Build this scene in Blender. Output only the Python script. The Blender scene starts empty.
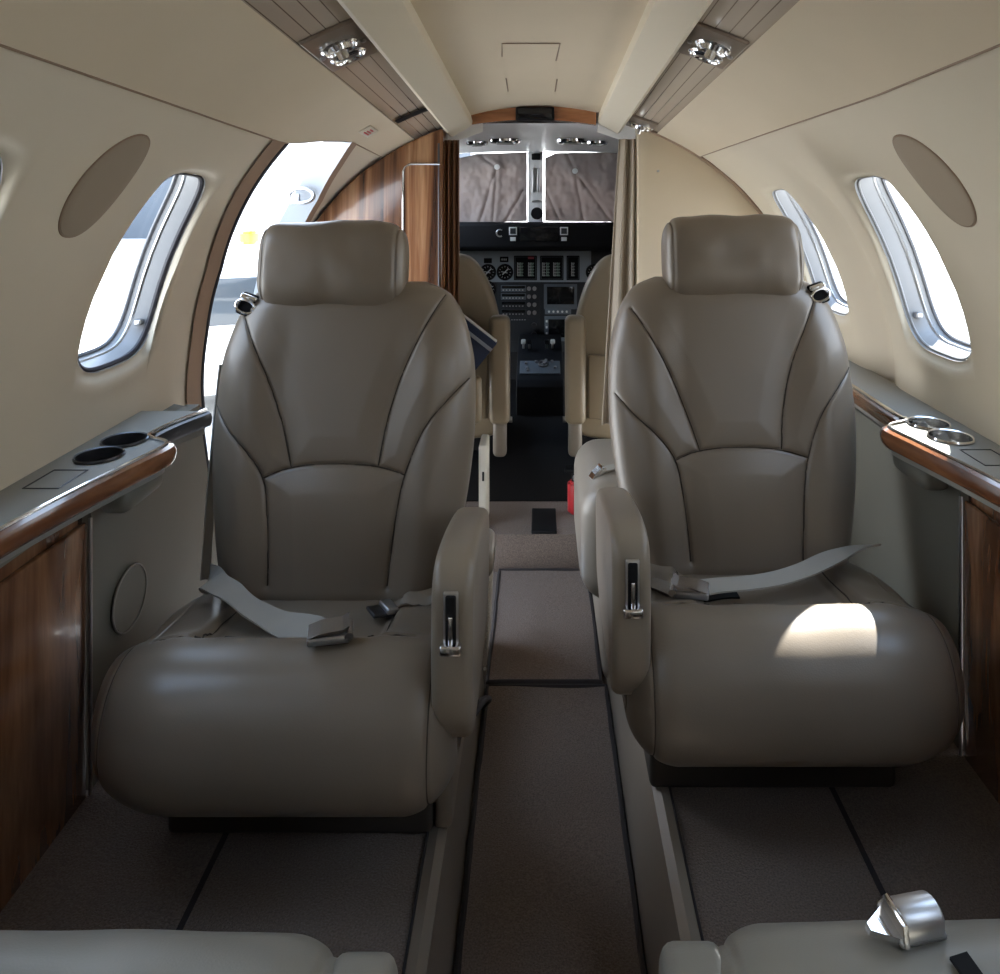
import bpy, bmesh, math, random
import numpy as np
from mathutils import Vector, Matrix
from mathutils.noise import noise as pnoise
random.seed(4)
PI = math.pi
S = bpy.context.scene
C = S.collection

# ------------------------------------------------------------------ camera, sky, sun, exposure
EYE = 1.23                       # eye height over the aisle floor, metres
cam = bpy.data.cameras.new('camera')
cam.sensor_width = 36; cam.sensor_fit = 'HORIZONTAL'; cam.lens = 27.0
cam.shift_x = -0.04; cam.shift_y = -0.302
cam.clip_start = 0.02; cam.clip_end = 300
co = bpy.data.objects.new('camera', cam); C.objects.link(co)
co.location = (0, 0, EYE); co.rotation_euler = (PI/2, 0, 0)
S.camera = co

S.view_settings.view_transform = 'Standard'
S.view_settings.look = 'None'
S.view_settings.gamma = 1
S.view_settings.use_curve_mapping = False
S.view_settings.exposure = 2.72

w = bpy.data.worlds.new('sky'); S.world = w; w.use_nodes = True
nt = w.node_tree; nt.nodes.clear()
out = nt.nodes.new('ShaderNodeOutputWorld'); bg = nt.nodes.new('ShaderNodeBackground')
tc = nt.nodes.new('ShaderNodeTexCoord'); sep = nt.nodes.new('ShaderNodeSeparateXYZ')
rmp = nt.nodes.new('ShaderNodeValToRGB')
nt.links.new(tc.outputs['Generated'], sep.inputs[0]); nt.links.new(sep.outputs['Z'], rmp.inputs[0])
rmp.color_ramp.elements[0].position = 0.0; rmp.color_ramp.elements[0].color = (0.95, 0.97, 1.0, 1)
rmp.color_ramp.elements[1].position = 0.9; rmp.color_ramp.elements[1].color = (0.50, 0.70, 1.0, 1)
nt.links.new(rmp.outputs[0], bg.inputs[0]); bg.inputs[1].default_value = 1.0
nt.links.new(bg.outputs[0], out.inputs[0])

sun = bpy.data.lights.new('sun', 'SUN'); sun.energy = 6.0; sun.angle = math.radians(0.5); sun.color = (1, 0.96, 0.88)
so = bpy.data.objects.new('sun', sun); C.objects.link(so)
SUN_DIR = Vector((-0.70, -0.80, -1.0))
so.rotation_euler = SUN_DIR.to_track_quat('-Z', 'Y').to_euler()

S.cycles.max_bounces = 10; S.cycles.diffuse_bounces = 7; S.cycles.glossy_bounces = 4
S.cycles.transparent_max_bounces = 12; S.cycles.transmission_bounces = 6
S.cycles.caustics_reflective = False; S.cycles.caustics_refractive = False
S.cycles.sample_clamp_indirect = 6.0

# ------------------------------------------------------------------ materials
def new_mat(name):
    m = bpy.data.materials.new(name); m.use_nodes = True
    return m, m.node_tree, m.node_tree.nodes['Principled BSDF']
def setp(p, **k):
    for a, v in k.items():
        p.inputs[a.replace('_', ' ')].default_value = v
def rgb(r, g, b): return (r, g, b, 1)
def add_bump(nt, p, scale, strength, dist=0.002, detail=4, stretch=None, kind='noise'):
    tc = nt.nodes.new('ShaderNodeTexCoord'); mp = nt.nodes.new('ShaderNodeMapping')
    if stretch: mp.inputs['Scale'].default_value = stretch
    if kind == 'noise':
        n = nt.nodes.new('ShaderNodeTexNoise'); n.inputs['Scale'].default_value = scale; n.inputs['Detail'].default_value = detail
    else:
        n = nt.nodes.new('ShaderNodeTexVoronoi'); n.inputs['Scale'].default_value = scale
    b = nt.nodes.new('ShaderNodeBump'); b.inputs['Strength'].default_value = strength; b.inputs['Distance'].default_value = dist
    nt.links.new(tc.outputs['Object'], mp.inputs[0]); nt.links.new(mp.outputs[0], n.inputs['Vector'])
    nt.links.new(n.outputs[0], b.inputs['Height']); nt.links.new(b.outputs[0], p.inputs['Normal'])
    return n
def mottled(nt, p, c1, c2, scale, detail=3, stretch=(1, 1, 1)):
    tc = nt.nodes.new('ShaderNodeTexCoord'); mp = nt.nodes.new('ShaderNodeMapping'); mp.inputs['Scale'].default_value = stretch
    n = nt.nodes.new('ShaderNodeTexNoise'); n.inputs['Scale'].default_value = scale; n.inputs['Detail'].default_value = detail
    r = nt.nodes.new('ShaderNodeValToRGB'); r.color_ramp.elements[0].position = .35; r.color_ramp.elements[1].position = .65
    r.color_ramp.elements[0].color = c1; r.color_ramp.elements[1].color = c2
    nt.links.new(tc.outputs['Object'], mp.inputs[0]); nt.links.new(mp.outputs[0], n.inputs['Vector'])
    nt.links.new(n.outputs[0], r.inputs[0]); nt.links.new(r.outputs[0], p.inputs['Base Color'])
def simple(name, col, rough=.5, metal=0, **k):
    m, nt, p = new_mat(name); setp(p, Base_Color=rgb(*col), Roughness=rough, Metallic=metal)
    for a, v in k.items(): p.inputs[a.replace('_', ' ')].default_value = v
    return m
def leather(name, c1, c2, rough=.36):
    m, nt, p = new_mat(name); setp(p, Roughness=rough)
    mottled(nt, p, rgb(*c1), rgb(*c2), 3.0)
    add_bump(nt, p, 420, .15, .0005, 2, kind='voronoi')
    p.inputs['Specular IOR Level'].default_value = .55
    return m
def carpet(name, c1, c2):
    m, nt, p = new_mat(name); setp(p, Roughness=.97)
    p.inputs['Specular IOR Level'].default_value = .1
    mottled(nt, p, rgb(*c1), rgb(*c2), 330, 4)
    add_bump(nt, p, 350, .9, .003, 3)
    p.inputs['Sheen Weight'].default_value = .15
    return m
def wood(name, dark, mid, light, stretch, rough=.22, scale=5.0):
    m, nt, p = new_mat(name)
    tc = nt.nodes.new('ShaderNodeTexCoord'); mp = nt.nodes.new('ShaderNodeMapping'); mp.inputs['Scale'].default_value = stretch
    n1 = nt.nodes.new('ShaderNodeTexNoise'); n1.inputs['Scale'].default_value = scale; n1.inputs['Detail'].default_value = 6; n1.inputs['Distortion'].default_value = .9
    r = nt.nodes.new('ShaderNodeValToRGB'); e = r.color_ramp.elements
    e[0].position = .33; e[0].color = rgb(*dark); e[1].position = .68; e[1].color = rgb(*light)
    x = e.new(.5); x.color = rgb(*mid)
    n2 = nt.nodes.new('ShaderNodeTexNoise'); n2.inputs['Scale'].default_value = scale*9; n2.inputs['Detail'].default_value = 3
    mx = nt.nodes.new('ShaderNodeMix'); mx.data_type = 'RGBA'; mx.blend_type = 'MULTIPLY'; mx.inputs['Factor'].default_value = .45
    nt.links.new(tc.outputs['Object'], mp.inputs[0]); nt.links.new(mp.outputs[0], n1.inputs['Vector']); nt.links.new(mp.outputs[0], n2.inputs['Vector'])
    nt.links.new(n1.outputs[0], r.inputs[0]); nt.links.new(r.outputs[0], mx.inputs[6]); nt.links.new(n2.outputs[0], mx.inputs[7])
    nt.links.new(mx.outputs[2], p.inputs['Base Color'])
    setp(p, Roughness=rough); p.inputs['Coat Weight'].default_value = .6; p.inputs['Coat Roughness'].default_value = .08
    return m
def striped(name):
    m, nt, p = new_mat(name)
    tc = nt.nodes.new('ShaderNodeTexCoord'); sp = nt.nodes.new('ShaderNodeSeparateXYZ')
    ma = nt.nodes.new('ShaderNodeMath'); ma.operation = 'MULTIPLY'; ma.inputs[1].default_value = 1/.0235
    fr = nt.nodes.new('ShaderNodeMath'); fr.operation = 'FRACT'
    r = nt.nodes.new('ShaderNodeValToRGB'); r.color_ramp.interpolation = 'CONSTANT'; e = r.color_ramp.elements
    e[0].position = 0; e[0].color = rgb(.42, .355, .29); e[1].position = .92; e[1].color = rgb(.16, .12, .09)  # striped veneer, with reflections painted in as pale bands
    nt.links.new(tc.outputs['Object'], sp.inputs[0]); nt.links.new(sp.outputs['X'], ma.inputs[0]); nt.links.new(ma.outputs[0], fr.inputs[0])
    nt.links.new(fr.outputs[0], r.inputs[0]); nt.links.new(r.outputs[0], p.inputs['Base Color'])
    setp(p, Roughness=.16)
    return m
def glass_mat():
    m = bpy.data.materials.new('window_glass'); m.use_nodes = True; nt = m.node_tree; nt.nodes.clear()
    o = nt.nodes.new('ShaderNodeOutputMaterial'); mx = nt.nodes.new('ShaderNodeMixShader'); t = nt.nodes.new('ShaderNodeBsdfTransparent')
    g = nt.nodes.new('ShaderNodeBsdfGlossy'); g.inputs['Roughness'].default_value = .02; t.inputs[0].default_value = rgb(.93, .96, .98)
    mx.inputs[0].default_value = .05
    nt.links.new(t.outputs[0], mx.inputs[1]); nt.links.new(g.outputs[0], mx.inputs[2]); nt.links.new(mx.outputs[0], o.inputs[0])
    return m
def shade_mat():
    m = bpy.data.materials.new('shade_fabric'); m.use_nodes = True; nt = m.node_tree; p = nt.nodes['Principled BSDF']
    setp(p, Base_Color=rgb(.34, .30, .29), Roughness=.55)
    tr = nt.nodes.new('ShaderNodeBsdfTranslucent'); tr.inputs[0].default_value = rgb(.34, .30, .29)
    mx = nt.nodes.new('ShaderNodeMixShader'); mx.inputs[0].default_value = .25
    o = nt.nodes['Material Output']
    nt.links.new(p.outputs[0], mx.inputs[1]); nt.links.new(tr.outputs[0], mx.inputs[2]); nt.links.new(mx.outputs[0], o.inputs[0])
    return m
M = {}
M['leather'] = leather('taupe_leather', (.178, .146, .112), (.198, .163, .127))
M['leather_arm'] = leather('arm_taupe_leather', (.235, .196, .152), (.255, .214, .168))
M['leather_light'] = leather('light_taupe_leather', (.25, .22, .18), (.275, .24, .20))
M['leather_near'] = leather('pale_grey_leather', (.235, .222, .190), (.26, .245, .21))
M['leather_tan'] = leather('tan_leather', (.31, .255, .175), (.35, .29, .205))
M['seam'] = simple('dark_seam_thread', (.05, .04, .032), .8)
M['liner'], nt_, p_ = new_mat('cream_sidewall_liner'); setp(p_, Roughness=.62); mottled(nt_, p_, rgb(.64, .565, .445), rgb(.68, .605, .475), 2.0); add_bump(nt_, p_, 500, .15, .0005, 2)
M['headliner'], nt_, p_ = new_mat('beige_headliner'); setp(p_, Roughness=.8); mottled(nt_, p_, rgb(.62, .525, .385), rgb(.66, .56, .415), 2.5); add_bump(nt_, p_, 700, .15, .0005, 2)
M['beam'] = simple('cream_beam_plastic', (.72, .64, .50), .5)
M['oval'] = simple('tan_plug_fabric', (.34, .275, .205), .85)
M['brown_trim'] = simple('brown_door_trim', (.30, .205, .14), .55)
M['dark_rubber'] = simple('dark_rubber', (.03, .028, .035), .6)
M['grey_panel'], nt_, p_ = new_mat('grey_green_side_panel'); setp(p_, Roughness=.6); mottled(nt_, p_, rgb(.150, .148, .125), rgb(.165, .163, .138), 3.0); add_bump(nt_, p_, 500, .2, .0006, 2)
M['ledge'] = simple('grey_ledge_top', (.25, .245, .22), .5)
M['wood_v'] = wood('walnut_vertical_grain', (.075, .028, .012), (.23, .102, .048), (.42, .215, .108), (3.0, 3.0, .35))
M['wood_door'] = wood('striped_walnut_cabinet', (.060, .022, .010), (.27, .115, .050), (.60, .33, .17), (5.0, 5.0, .22), scale=5)
M['wood_rail'] = wood('walnut_rail', (.075, .024, .010), (.20, .072, .028), (.34, .14, .058), (3.0, .35, 3.0))
M['wood_arch'] = wood('walnut_arch', (.26, .09, .03), (.46, .18, .07), (.56, .24, .10), (.5, 3.0, 3.0))
M['chrome'] = simple('chrome', (.82, .82, .83), .12, 1)
M['steel'] = simple('brushed_steel', (.50, .50, .51), .38, 1)
M['dark_metal'] = simple('dark_metal', (.07, .07, .075), .35, .8)
M['unit_plate'] = simple('bronze_plate', (.20, .155, .12), .35, .2)
M['psu'] = striped('striped_service_panel')
M['lamp_glass'] = simple('lamp_lens', (.75, .78, .8), .1)
M['black'] = simple('black_plastic', (.008, .008, .009), .65)
M['black'].node_tree.nodes['Principled BSDF'].inputs['Specular IOR Level'].default_value = .15
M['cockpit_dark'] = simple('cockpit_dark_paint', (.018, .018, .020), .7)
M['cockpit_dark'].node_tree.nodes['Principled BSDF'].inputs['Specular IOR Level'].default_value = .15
M['panel_grey'] = simple('instrument_panel_grey', (.14, .165, .19), .5)
M['panel_dark'] = simple('instrument_panel_dark', (.024, .028, .034), .5)
M['screen'] = simple('dark_screen', (.006, .007, .009), .1)
M['mark_white'] = simple('white_marking', (.75, .77, .75), .5)
M['mark_green'] = simple('pale_green_marking', (.45, .6, .5), .5)
M['mark_red'] = simple('red_marking', (.6, .08, .1), .5)
M['overhead'] = simple('light_grey_overhead', (.80, .80, .80), .38)
M['white_paint'] = simple('white_paint', (.80, .81, .82), .35)
M['carpet'] = carpet('taupe_carpet', (.120, .093, .076), (.190, .150, .123))
M['carpet_aisle'] = carpet('brown_aisle_carpet', (.125, .095, .078), (.205, .160, .132))
M['carpet_daylit'] = carpet('carpet_painted_daylight', (.50, .46, .42), (.78, .74, .68))  # carpet paled to paint in the daylight falling on the aisle box
M['rug_edge'] = simple('dark_rug_binding', (.025, .02, .02), .9)
M['belt'] = simple('beige_grey_webbing', (.34, .325, .29), .7)
M['belt_dark'] = simple('taupe_webbing', (.23, .205, .175), .7)
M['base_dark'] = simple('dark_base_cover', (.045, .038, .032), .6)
M['curtain'] = simple('beige_curtain_cloth', (.37, .315, .25), .8)
M['curtain_brown'] = simple('brown_satin_curtain', (.20, .10, .05), .38)
M['glass'] = glass_mat(); M['shade'] = shade_mat()
M['reveal'] = simple('window_reveal_plastic', (.25, .25, .255), .4)
M['seal_grey'] = simple('grey_window_seal', (.16, .16, .17), .4)
M['jamb'] = simple('darkened_white_paint', (.22, .25, .29), .4)  # white jamb, darkened and blued in colour against burnt-out daylight
M['upper_panel'] = simple('painted_lit_grey', (.42, .48, .54), .45)  # panel grey made paler to paint the light on its upper strip
M['red_paint'] = simple('red_enamel', (.5, .03, .035), .3)
M['navy'] = simple('navy_cover', (.015, .03, .075), .5)
M['concrete'], nt_, p_ = new_mat('pale_concrete'); setp(p_, Roughness=.9); mottled(nt_, p_, rgb(.50, .49, .47), rgb(.58, .57, .55), .6)
M['hangar'] = simple('grey_blue_cladding', (.075, .09, .11), .6)
M['stripe_grey'] = simple('grey_stripe', (.35, .40, .47), .6)
M['orange'] = simple('amber_plastic', (.9, .25, .03), .3)
M['tyre'] = simple('tyre_rubber', (.02, .02, .02), .8)
M['smoke'] = simple('tinted_glass', (.05, .06, .07), .08)
M['cream'] = simple('cream_plastic', (.62, .57, .47), .4)

# ------------------------------------------------------------------ helpers
def tag(o, label=None, cat=None, group=None, kind=None):
    if label: o['label'] = label
    if cat: o['category'] = cat
    if group: o['group'] = group
    if kind: o['kind'] = kind
    return o
def empty(name, loc=(0, 0, 0), rz=0, label=None, cat=None, group=None, kind=None):
    o = bpy.data.objects.new(name, None); C.objects.link(o); o.location = loc; o.rotation_euler = (0, 0, rz)
    o.empty_display_size = .05
    return tag(o, label, cat, group, kind)
def obj(name, bm, mat, parent=None, smooth=True, angle=40):
    me = bpy.data.meshes.new(name)
    if isinstance(bm, bmesh.types.BMesh):
        bmesh.ops.recalc_face_normals(bm, faces=bm.faces)
        bm.to_mesh(me); bm.free()
    else:
        me = bm
    me.materials.clear()
    for m in (mat if isinstance(mat, (list, tuple)) else [mat]): me.materials.append(m)
    if smooth:
        me.polygons.foreach_set('use_smooth', [True]*len(me.polygons))
        if angle: me.set_sharp_from_angle(angle=math.radians(angle))
    o = bpy.data.objects.new(name, me); C.objects.link(o)
    if parent: o.parent = parent
    return o
def struct(name, bm, mat, **k):
    o = obj(name, bm, mat, **k); o['kind'] = 'structure'; return o
def nb(): return bmesh.new()
def rbox(bm, c, s, r=0, seg=3, rot=None):
    """box of size s centred at c, edges rounded by r"""
    t = bmesh.new(); bmesh.ops.create_cube(t, size=1)
    bmesh.ops.scale(t, vec=s, verts=t.verts)
    if r: bmesh.ops.bevel(t, geom=t.edges[:], offset=min(r, min(s)*.49), segments=seg, profile=.5, affect='EDGES')
    mt = Matrix.Translation(c) @ (rot.to_4x4() if rot else Matrix())
    bmesh.ops.transform(t, matrix=mt, verts=t.verts)
    merge(bm, t); return bm
def merge(bm, t):
    me = bpy.data.meshes.new('tmp'); t.to_mesh(me); t.free(); bm.from_mesh(me); bpy.data.meshes.remove(me)
def cyl(bm, c, axis, r, h, n=24, r2=None, bev=0):
    t = bmesh.new(); bmesh.ops.create_cone(t, cap_ends=True, segments=n, radius1=r, radius2=r if r2 is None else r2, depth=h)
    if bev:
        bmesh.ops.bevel(t, geom=[e for e in t.edges if len(e.link_faces) == 2 and e.calc_face_angle(0) > .9], offset=bev, segments=2, affect='EDGES')
    q = Vector((0, 0, 1)).rotation_difference(Vector(axis).normalized())
    bmesh.ops.transform(t, matrix=Matrix.Translation(c) @ q.to_matrix().to_4x4(), verts=t.verts)
    merge(bm, t); return bm
def torus(bm, c, axis, R, r, n=32, m=8, sx=1, sy=1):
    q = Vector((0, 0, 1)).rotation_difference(Vector(axis).normalized()).to_matrix()
    pts = [Vector(c) + q @ Vector((R*sx*math.cos(2*PI*i/n), R*sy*math.sin(2*PI*i/n), 0)) for i in range(n)]
    tube(bm, pts, r, m, True); return bm
def tube(bm, pts, r, m=8, closed=False):
    pts = [Vector(p) for p in pts]; n = len(pts); rings = []; up = None
    for i, p in enumerate(pts):
        a = pts[(i-1) % n] if (closed or i > 0) else p
        b = pts[(i+1) % n] if (closed or i < n-1) else p
        t = (b-a).normalized()
        if up is None:
            up = t.orthogonal().normalized()
        up = (up - t*up.dot(t)).normalized(); sd = t.cross(up)
        rr = r[i] if isinstance(r, (list, tuple)) else r
        rings.append([bm.verts.new(p + rr*(math.cos(2*PI*k/m)*up + math.sin(2*PI*k/m)*sd)) for k in range(m)])
    for i in range(n if closed else n-1):
        A, B = rings[i], rings[(i+1) % n]
        for k in range(m):
            try: bm.faces.new((A[k], A[(k+1) % m], B[(k+1) % m], B[k]))
            except ValueError: pass
    if not closed:
        bm.faces.new(rings[0][::-1]); bm.faces.new(rings[-1])
    return bm
def catmull(pts, n, closed=False):
    pts = [Vector(p) for p in pts]; k = len(pts); outp = []
    segs = k if closed else k-1
    for s in range(segs):
        g = lambda i: pts[i % k] if closed else pts[max(0, min(k-1, i))]
        p0, p1, p2, p3 = g(s-1), g(s), g(s+1), g(s+2)
        for j in range(n):
            t = j/n
            outp.append(.5*((2*p1)+(p2-p0)*t+(2*p0-5*p1+4*p2-p3)*t*t+(3*p1-p0-3*p2+p3)*t**3))
    if not closed: outp.append(pts[-1].copy())
    return outp
def ribbon(bm, pts, wd, width, th=.0015, n=8):
    """webbing along a smooth path; wd = width direction per point"""
    P = catmull(pts, n); Wd = catmull([Vector(x).normalized() for x in wd], n); rings = []
    for i, p in enumerate(P):
        t = (P[min(i+1, len(P)-1)]-P[max(i-1, 0)]).normalized(); x = (Wd[i]-t*Wd[i].dot(t)).normalized(); nn = t.cross(x).normalized()
        rings.append([bm.verts.new(p+x*a*width/2+nn*b*th) for a, b in ((-1, -1), (1, -1), (1, 1), (-1, 1))])
    for A, B in zip(rings, rings[1:]):
        for k in range(4): bm.faces.new((A[k], A[(k+1) % 4], B[(k+1) % 4], B[k]))
    bm.faces.new(rings[0][::-1]); bm.faces.new(rings[-1]); return bm
def prism(bm, poly, axis, a, b):
    """extrude a 2D polygon along an axis ('x': poly=(y,z); 'y': (x,z); 'z': (x,y)) from a to b"""
    f = {'x': lambda p, t: (t, p[0], p[1]), 'y': lambda p, t: (p[0], t, p[1]), 'z': lambda p, t: (p[0], p[1], t)}[axis]
    A = [bm.verts.new(f(p, a)) for p in poly]; B = [bm.verts.new(f(p, b)) for p in poly]; n = len(poly)
    bm.faces.new(A[::-1]); bm.faces.new(B)
    for i in range(n): bm.faces.new((A[i], A[(i+1) % n], B[(i+1) % n], B[i]))
    return bm
def bevel_all(bm, r, seg=3, ang=.5):
    bmesh.ops.recalc_face_normals(bm, faces=bm.faces)
    bmesh.ops.bevel(bm, geom=[e for e in bm.edges if len(e.link_faces) == 2 and e.calc_face_angle(0) > ang], offset=r, segments=seg, profile=.5, affect='EDGES', clamp_overlap=True)
    return bm
def grid_mesh(name, V, nu, nv, close_u=False):
    """V: (nu*nv,3) array, faces over the grid"""
    i = np.arange(nu if close_u else nu-1)[:, None]; j = np.arange(nv-1)[None, :]; i2 = (i+1) % nu
    F = np.stack([i*nv+j, i2*nv+j, i2*nv+j+1, i*nv+j+1], -1).reshape(-1, 4)
    me = bpy.data.meshes.new(name); me.from_pydata(V.tolist(), [], F.tolist()); return me
def seg_dist(P, poly):
    """distance of points P (n,2) to a polyline"""
    d = np.full(len(P), 1e9)
    for a, b in zip(poly, poly[1:]):
        a = np.array(a); b = np.array(b); ab = b-a; t = np.clip(((P-a)@ab)/max(ab@ab, 1e-12), 0, 1)
        d = np.minimum(d, np.hypot(*(P-a-t[:, None]*ab).T))
    return d
def smooth(e0, e1, x):
    t = np.clip((x-e0)/(e1-e0), 0, 1); return t*t*(3-2*t)
def at(px, py, D):
    return Vector(((px-540)/750*D, D, EYE+(185-py)/750*D))

# ------------------------------------------------------------------ fuselage section
AX = .83
def sc(D): return .85*(1.08-.1*max(D, .5))
def wp(side, D, th, off=0.0):
    t = math.radians(th); b = sc(D)
    x = AX*math.cos(t); z = b*math.sin(t)
    n = Vector((math.cos(t)/AX, 0, math.sin(t)/b)).normalized()
    return Vector((side*(x+n.x*off), D, .75+z+n.z*off))
def strip(bm, side, Ds, ths, off=0.0):
    """surface over D samples and theta samples; entries of ths may depend on D"""
    rows = []
    for D in Ds:
        tt = ths(D) if callable(ths) else ths
        rows.append([bm.verts.new(wp(side, D, t, off(D, t) if callable(off) else off)) for t in tt])
    for A, B in zip(rows, rows[1:]):
        for k in range(len(A)-1): bm.faces.new((A[k], A[k+1], B[k+1], B[k]))
def lin(a, b, n): return [a+(b-a)*i/n for i in range(n+1)]
ROWS = lin(4, 43, 13)
HD, HT, TC = .127, 14.6, 23.6
def hole(Dc, ang, f=1.0, ft=None):
    """outline of a window opening in (D, theta): a rounded, slightly tapered oblong"""
    e = 2/3.6; c, s = math.cos(ang), math.sin(ang)
    cx = math.copysign(abs(c)**e, c); sy = math.copysign(abs(s)**e, s)
    return Dc-.016*sy+HD*f*cx*(1-.14*sy), TC+HT*(f if ft is None else ft)*sy
def win_patch(bm, side, Dc, D0, D1, offD):
    per = [(D0, t) for t in ROWS[:-1]] + [(d, 43) for d in lin(D0, D1, 9)[:-1]] + [(D1, t) for t in ROWS[::-1][:-1]] + [(d, 4) for d in lin(D1, D0, 9)[:-1]]
    rings = []; K = 7
    for d, t in per:
        ang = math.atan2((t-TC)/(HT*1.3), (d-Dc)/(HD*1.3)); h = hole(Dc, ang); col = []
        for k in range(K+1):
            u = k/K; u = u**.7
            dd = d+(h[0]-d)*u; tt = t+(h[1]-t)*u
            lip = .014*smooth(.55, 1, u)**1.5
            col.append(bm.verts.new(wp(side, dd, tt, offD(dd, tt)+lip)))
        rings.append(col)
    n = len(rings)
    for i in range(n):
        A, B = rings[i], rings[(i+1) % n]
        for k in range(K): bm.faces.new((A[k], A[k+1], B[k+1], B[k]))
WIN = {-1: [-.45, .27, .875, 1.445], 1: [-.35, .35, .945, 1.54, 2.105]}
nwin = 0
def D_edge(th):   # aft edge of the entry doorway on the left wall
    return float(np.interp(th, [-5, 8.7, 21.6, 37, 47.6], [1.753, 1.758, 1.727, 1.63, 1.571]))
def D_front(th):  # forward edge of the doorway
    return float(np.interp(th, [-70, -5, 20, 30, 37, 47.5, 53], [2.30, 2.30, 2.29, 2.26, 2.215, 2.07, 1.975]))
def make_wall(side):
    bm = nb()
    bumpf = (lambda D, t: 0.0) if side < 0 else (lambda D, t: .036*math.exp(-((D-1.835)/.055)**2)*min(1, max(0, (46-t)/14)))
    seam = 47.6 if side < 0 else 50.0
    ws = WIN[side]; prev = -1.7
    for Dc in ws:
        if side < 0: D0, D1 = Dc-.158, Dc+.129
        else: D0, D1 = Dc-.155, Dc+.155
        strip(bm, side, lin(prev, D0, 8), [-6, 0]+ROWS+[seam], bumpf)
        strip(bm, side, lin(D0, D1, 9), [-6, 0, 4], bumpf); strip(bm, side, lin(D0, D1, 9), [43, seam], bumpf)
        win_patch(bm, side, Dc, D0, D1, bumpf); prev = D1
    if side > 0: strip(bm, side, lin(prev, 2.40, 6), [-6, 0]+ROWS+[seam], bumpf)
    else:
        rows = []
        for u in lin(0, 1, 6):
            rows.append([bm.verts.new(wp(side, prev+(D_edge(t)+.03-prev)*u, t)) for t in [-6, 0]+ROWS+[seam]])
        for A, B in zip(rows, rows[1:]):
            for k in range(len(A)-1): bm.faces.new((A[k], A[k+1], B[k+1], B[k]))
    strip(bm, side, lin(-1.7, 1.55 if side < 0 else 2.40, 30), [seam, seam+4], 0)
    bmesh.ops.remove_doubles(bm, verts=bm.verts, dist=.0004)
    struct('wall_left' if side < 0 else 'wall_right', bm, M['liner'], angle=0)
make_wall(-1); make_wall(1)
# the piece of left wall between doorway and wooden divider
bm = nb(); rows = []
ts = lin(-5, 53, 29)
for u in lin(0, 1, 3): rows.append([bm.verts.new(wp(-1, D_front(t)+.03+(2.42-D_front(t)-.03)*u, t)) for t in ts])
for A, B in zip(rows, rows[1:]):
    for k in range(len(A)-1): bm.faces.new((A[k], A[k+1], B[k+1], B[k]))
struct('wall_forward', bm, M['liner'])
# doorway jambs and trims
def band(fa, fb, ts, side=-1, offa=0, offb=0, n=3):
    bm = nb(); rows = []
    for u in lin(0, 1, n):
        rows.append([bm.verts.new(wp(side, fa(t)+(fb(t)-fa(t))*u, t, offa+(offb-offa)*u)) for t in ts])
    for A, B in zip(rows, rows[1:]):
        for k in range(len(A)-1): bm.faces.new((A[k], A[k+1], B[k+1], B[k]))
    return bm
ts = lin(-5, 47.6, 26)
bm = band(lambda t: D_edge(t)-.004, lambda t: D_edge(t)+.075, ts, -1, -.006, -.004)
rows = None
struct('trim_1', bm, M['brown_trim'])
bm = nb(); tube(bm, [wp(-1, D_edge(t)+.078, t, -.002) for t in ts], .007, 8)
tube(bm, [wp(-1, D_edge(t)+.078, -5, 0)*1 for t in (0, 1)] and [Vector((-.765, 1.68, .73)), Vector((-.765, 1.75, .48)), Vector((-.765, 1.815, .2))], .007, 8)
struct('trim_2', bm, M['dark_rubber'])
ts = lin(-5, 53, 29)
struct('trim_3', band(lambda t: D_front(t)-.002, lambda t: D_front(t)+.05, ts, -1, -.008, -.008), M['brown_trim'])
struct('door_1', band(lambda t: D_front(t), lambda t: D_front(t)-.005, ts, -1, -.008, .06), M['jamb'])
struct('trim_4', band(lambda t: D_edge(t)+.08, lambda t: D_edge(t)+.06, lin(-5, 47.6, 26), -1, 0, .06), M['jamb'])
tsD = lin(1.575, 1.985, 14)
def dtop(D): return float(np.interp(D, [1.60, 1.67, 1.80, 1.975, 2.3], [47.6, 47.9, 50.5, 53, 53]))
bm = nb(); rows = [[bm.verts.new(wp(-1, D, dtop(D), o_)) for D in tsD] for o_ in (-.005, .03, .06)]
for A, B in zip(rows, rows[1:]):
    for k in range(14): bm.faces.new((A[k], A[k+1], B[k+1], B[k]))
struct('trim_16', bm, M['jamb'])
for side in (-1, 1):
    bm = nb(); strip(bm, side, lin(-1.8, 2.45, 20), lin(47 if side > 0 else 53, 90, 10), .06)
    if side < 0: strip(bm, side, lin(-1.8, 1.57, 20), lin(44, 53, 3), .06)
    bmesh.ops.remove_doubles(bm, verts=bm.verts, dist=.001); struct('roof_left' if side < 0 else 'roof_right', bm, M['white_paint'])
# latch bracket on the forward jamb
b0 = wp(-1, D_front(38)-.01, 36, .03)
bm = nb(); torus(bm, b0+Vector((.0, -.008, 0)), (0, 1, 0), .03, .006, 24, 8, 1.2, .7); rbox(bm, b0+Vector((-.02, -.004, -.01)), (.03, .012, .03), .004)
o = obj('door_latch', bm, M['steel']); tag(o, 'small metal latch bracket on the white forward jamb of the doorway', 'latch')

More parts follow.
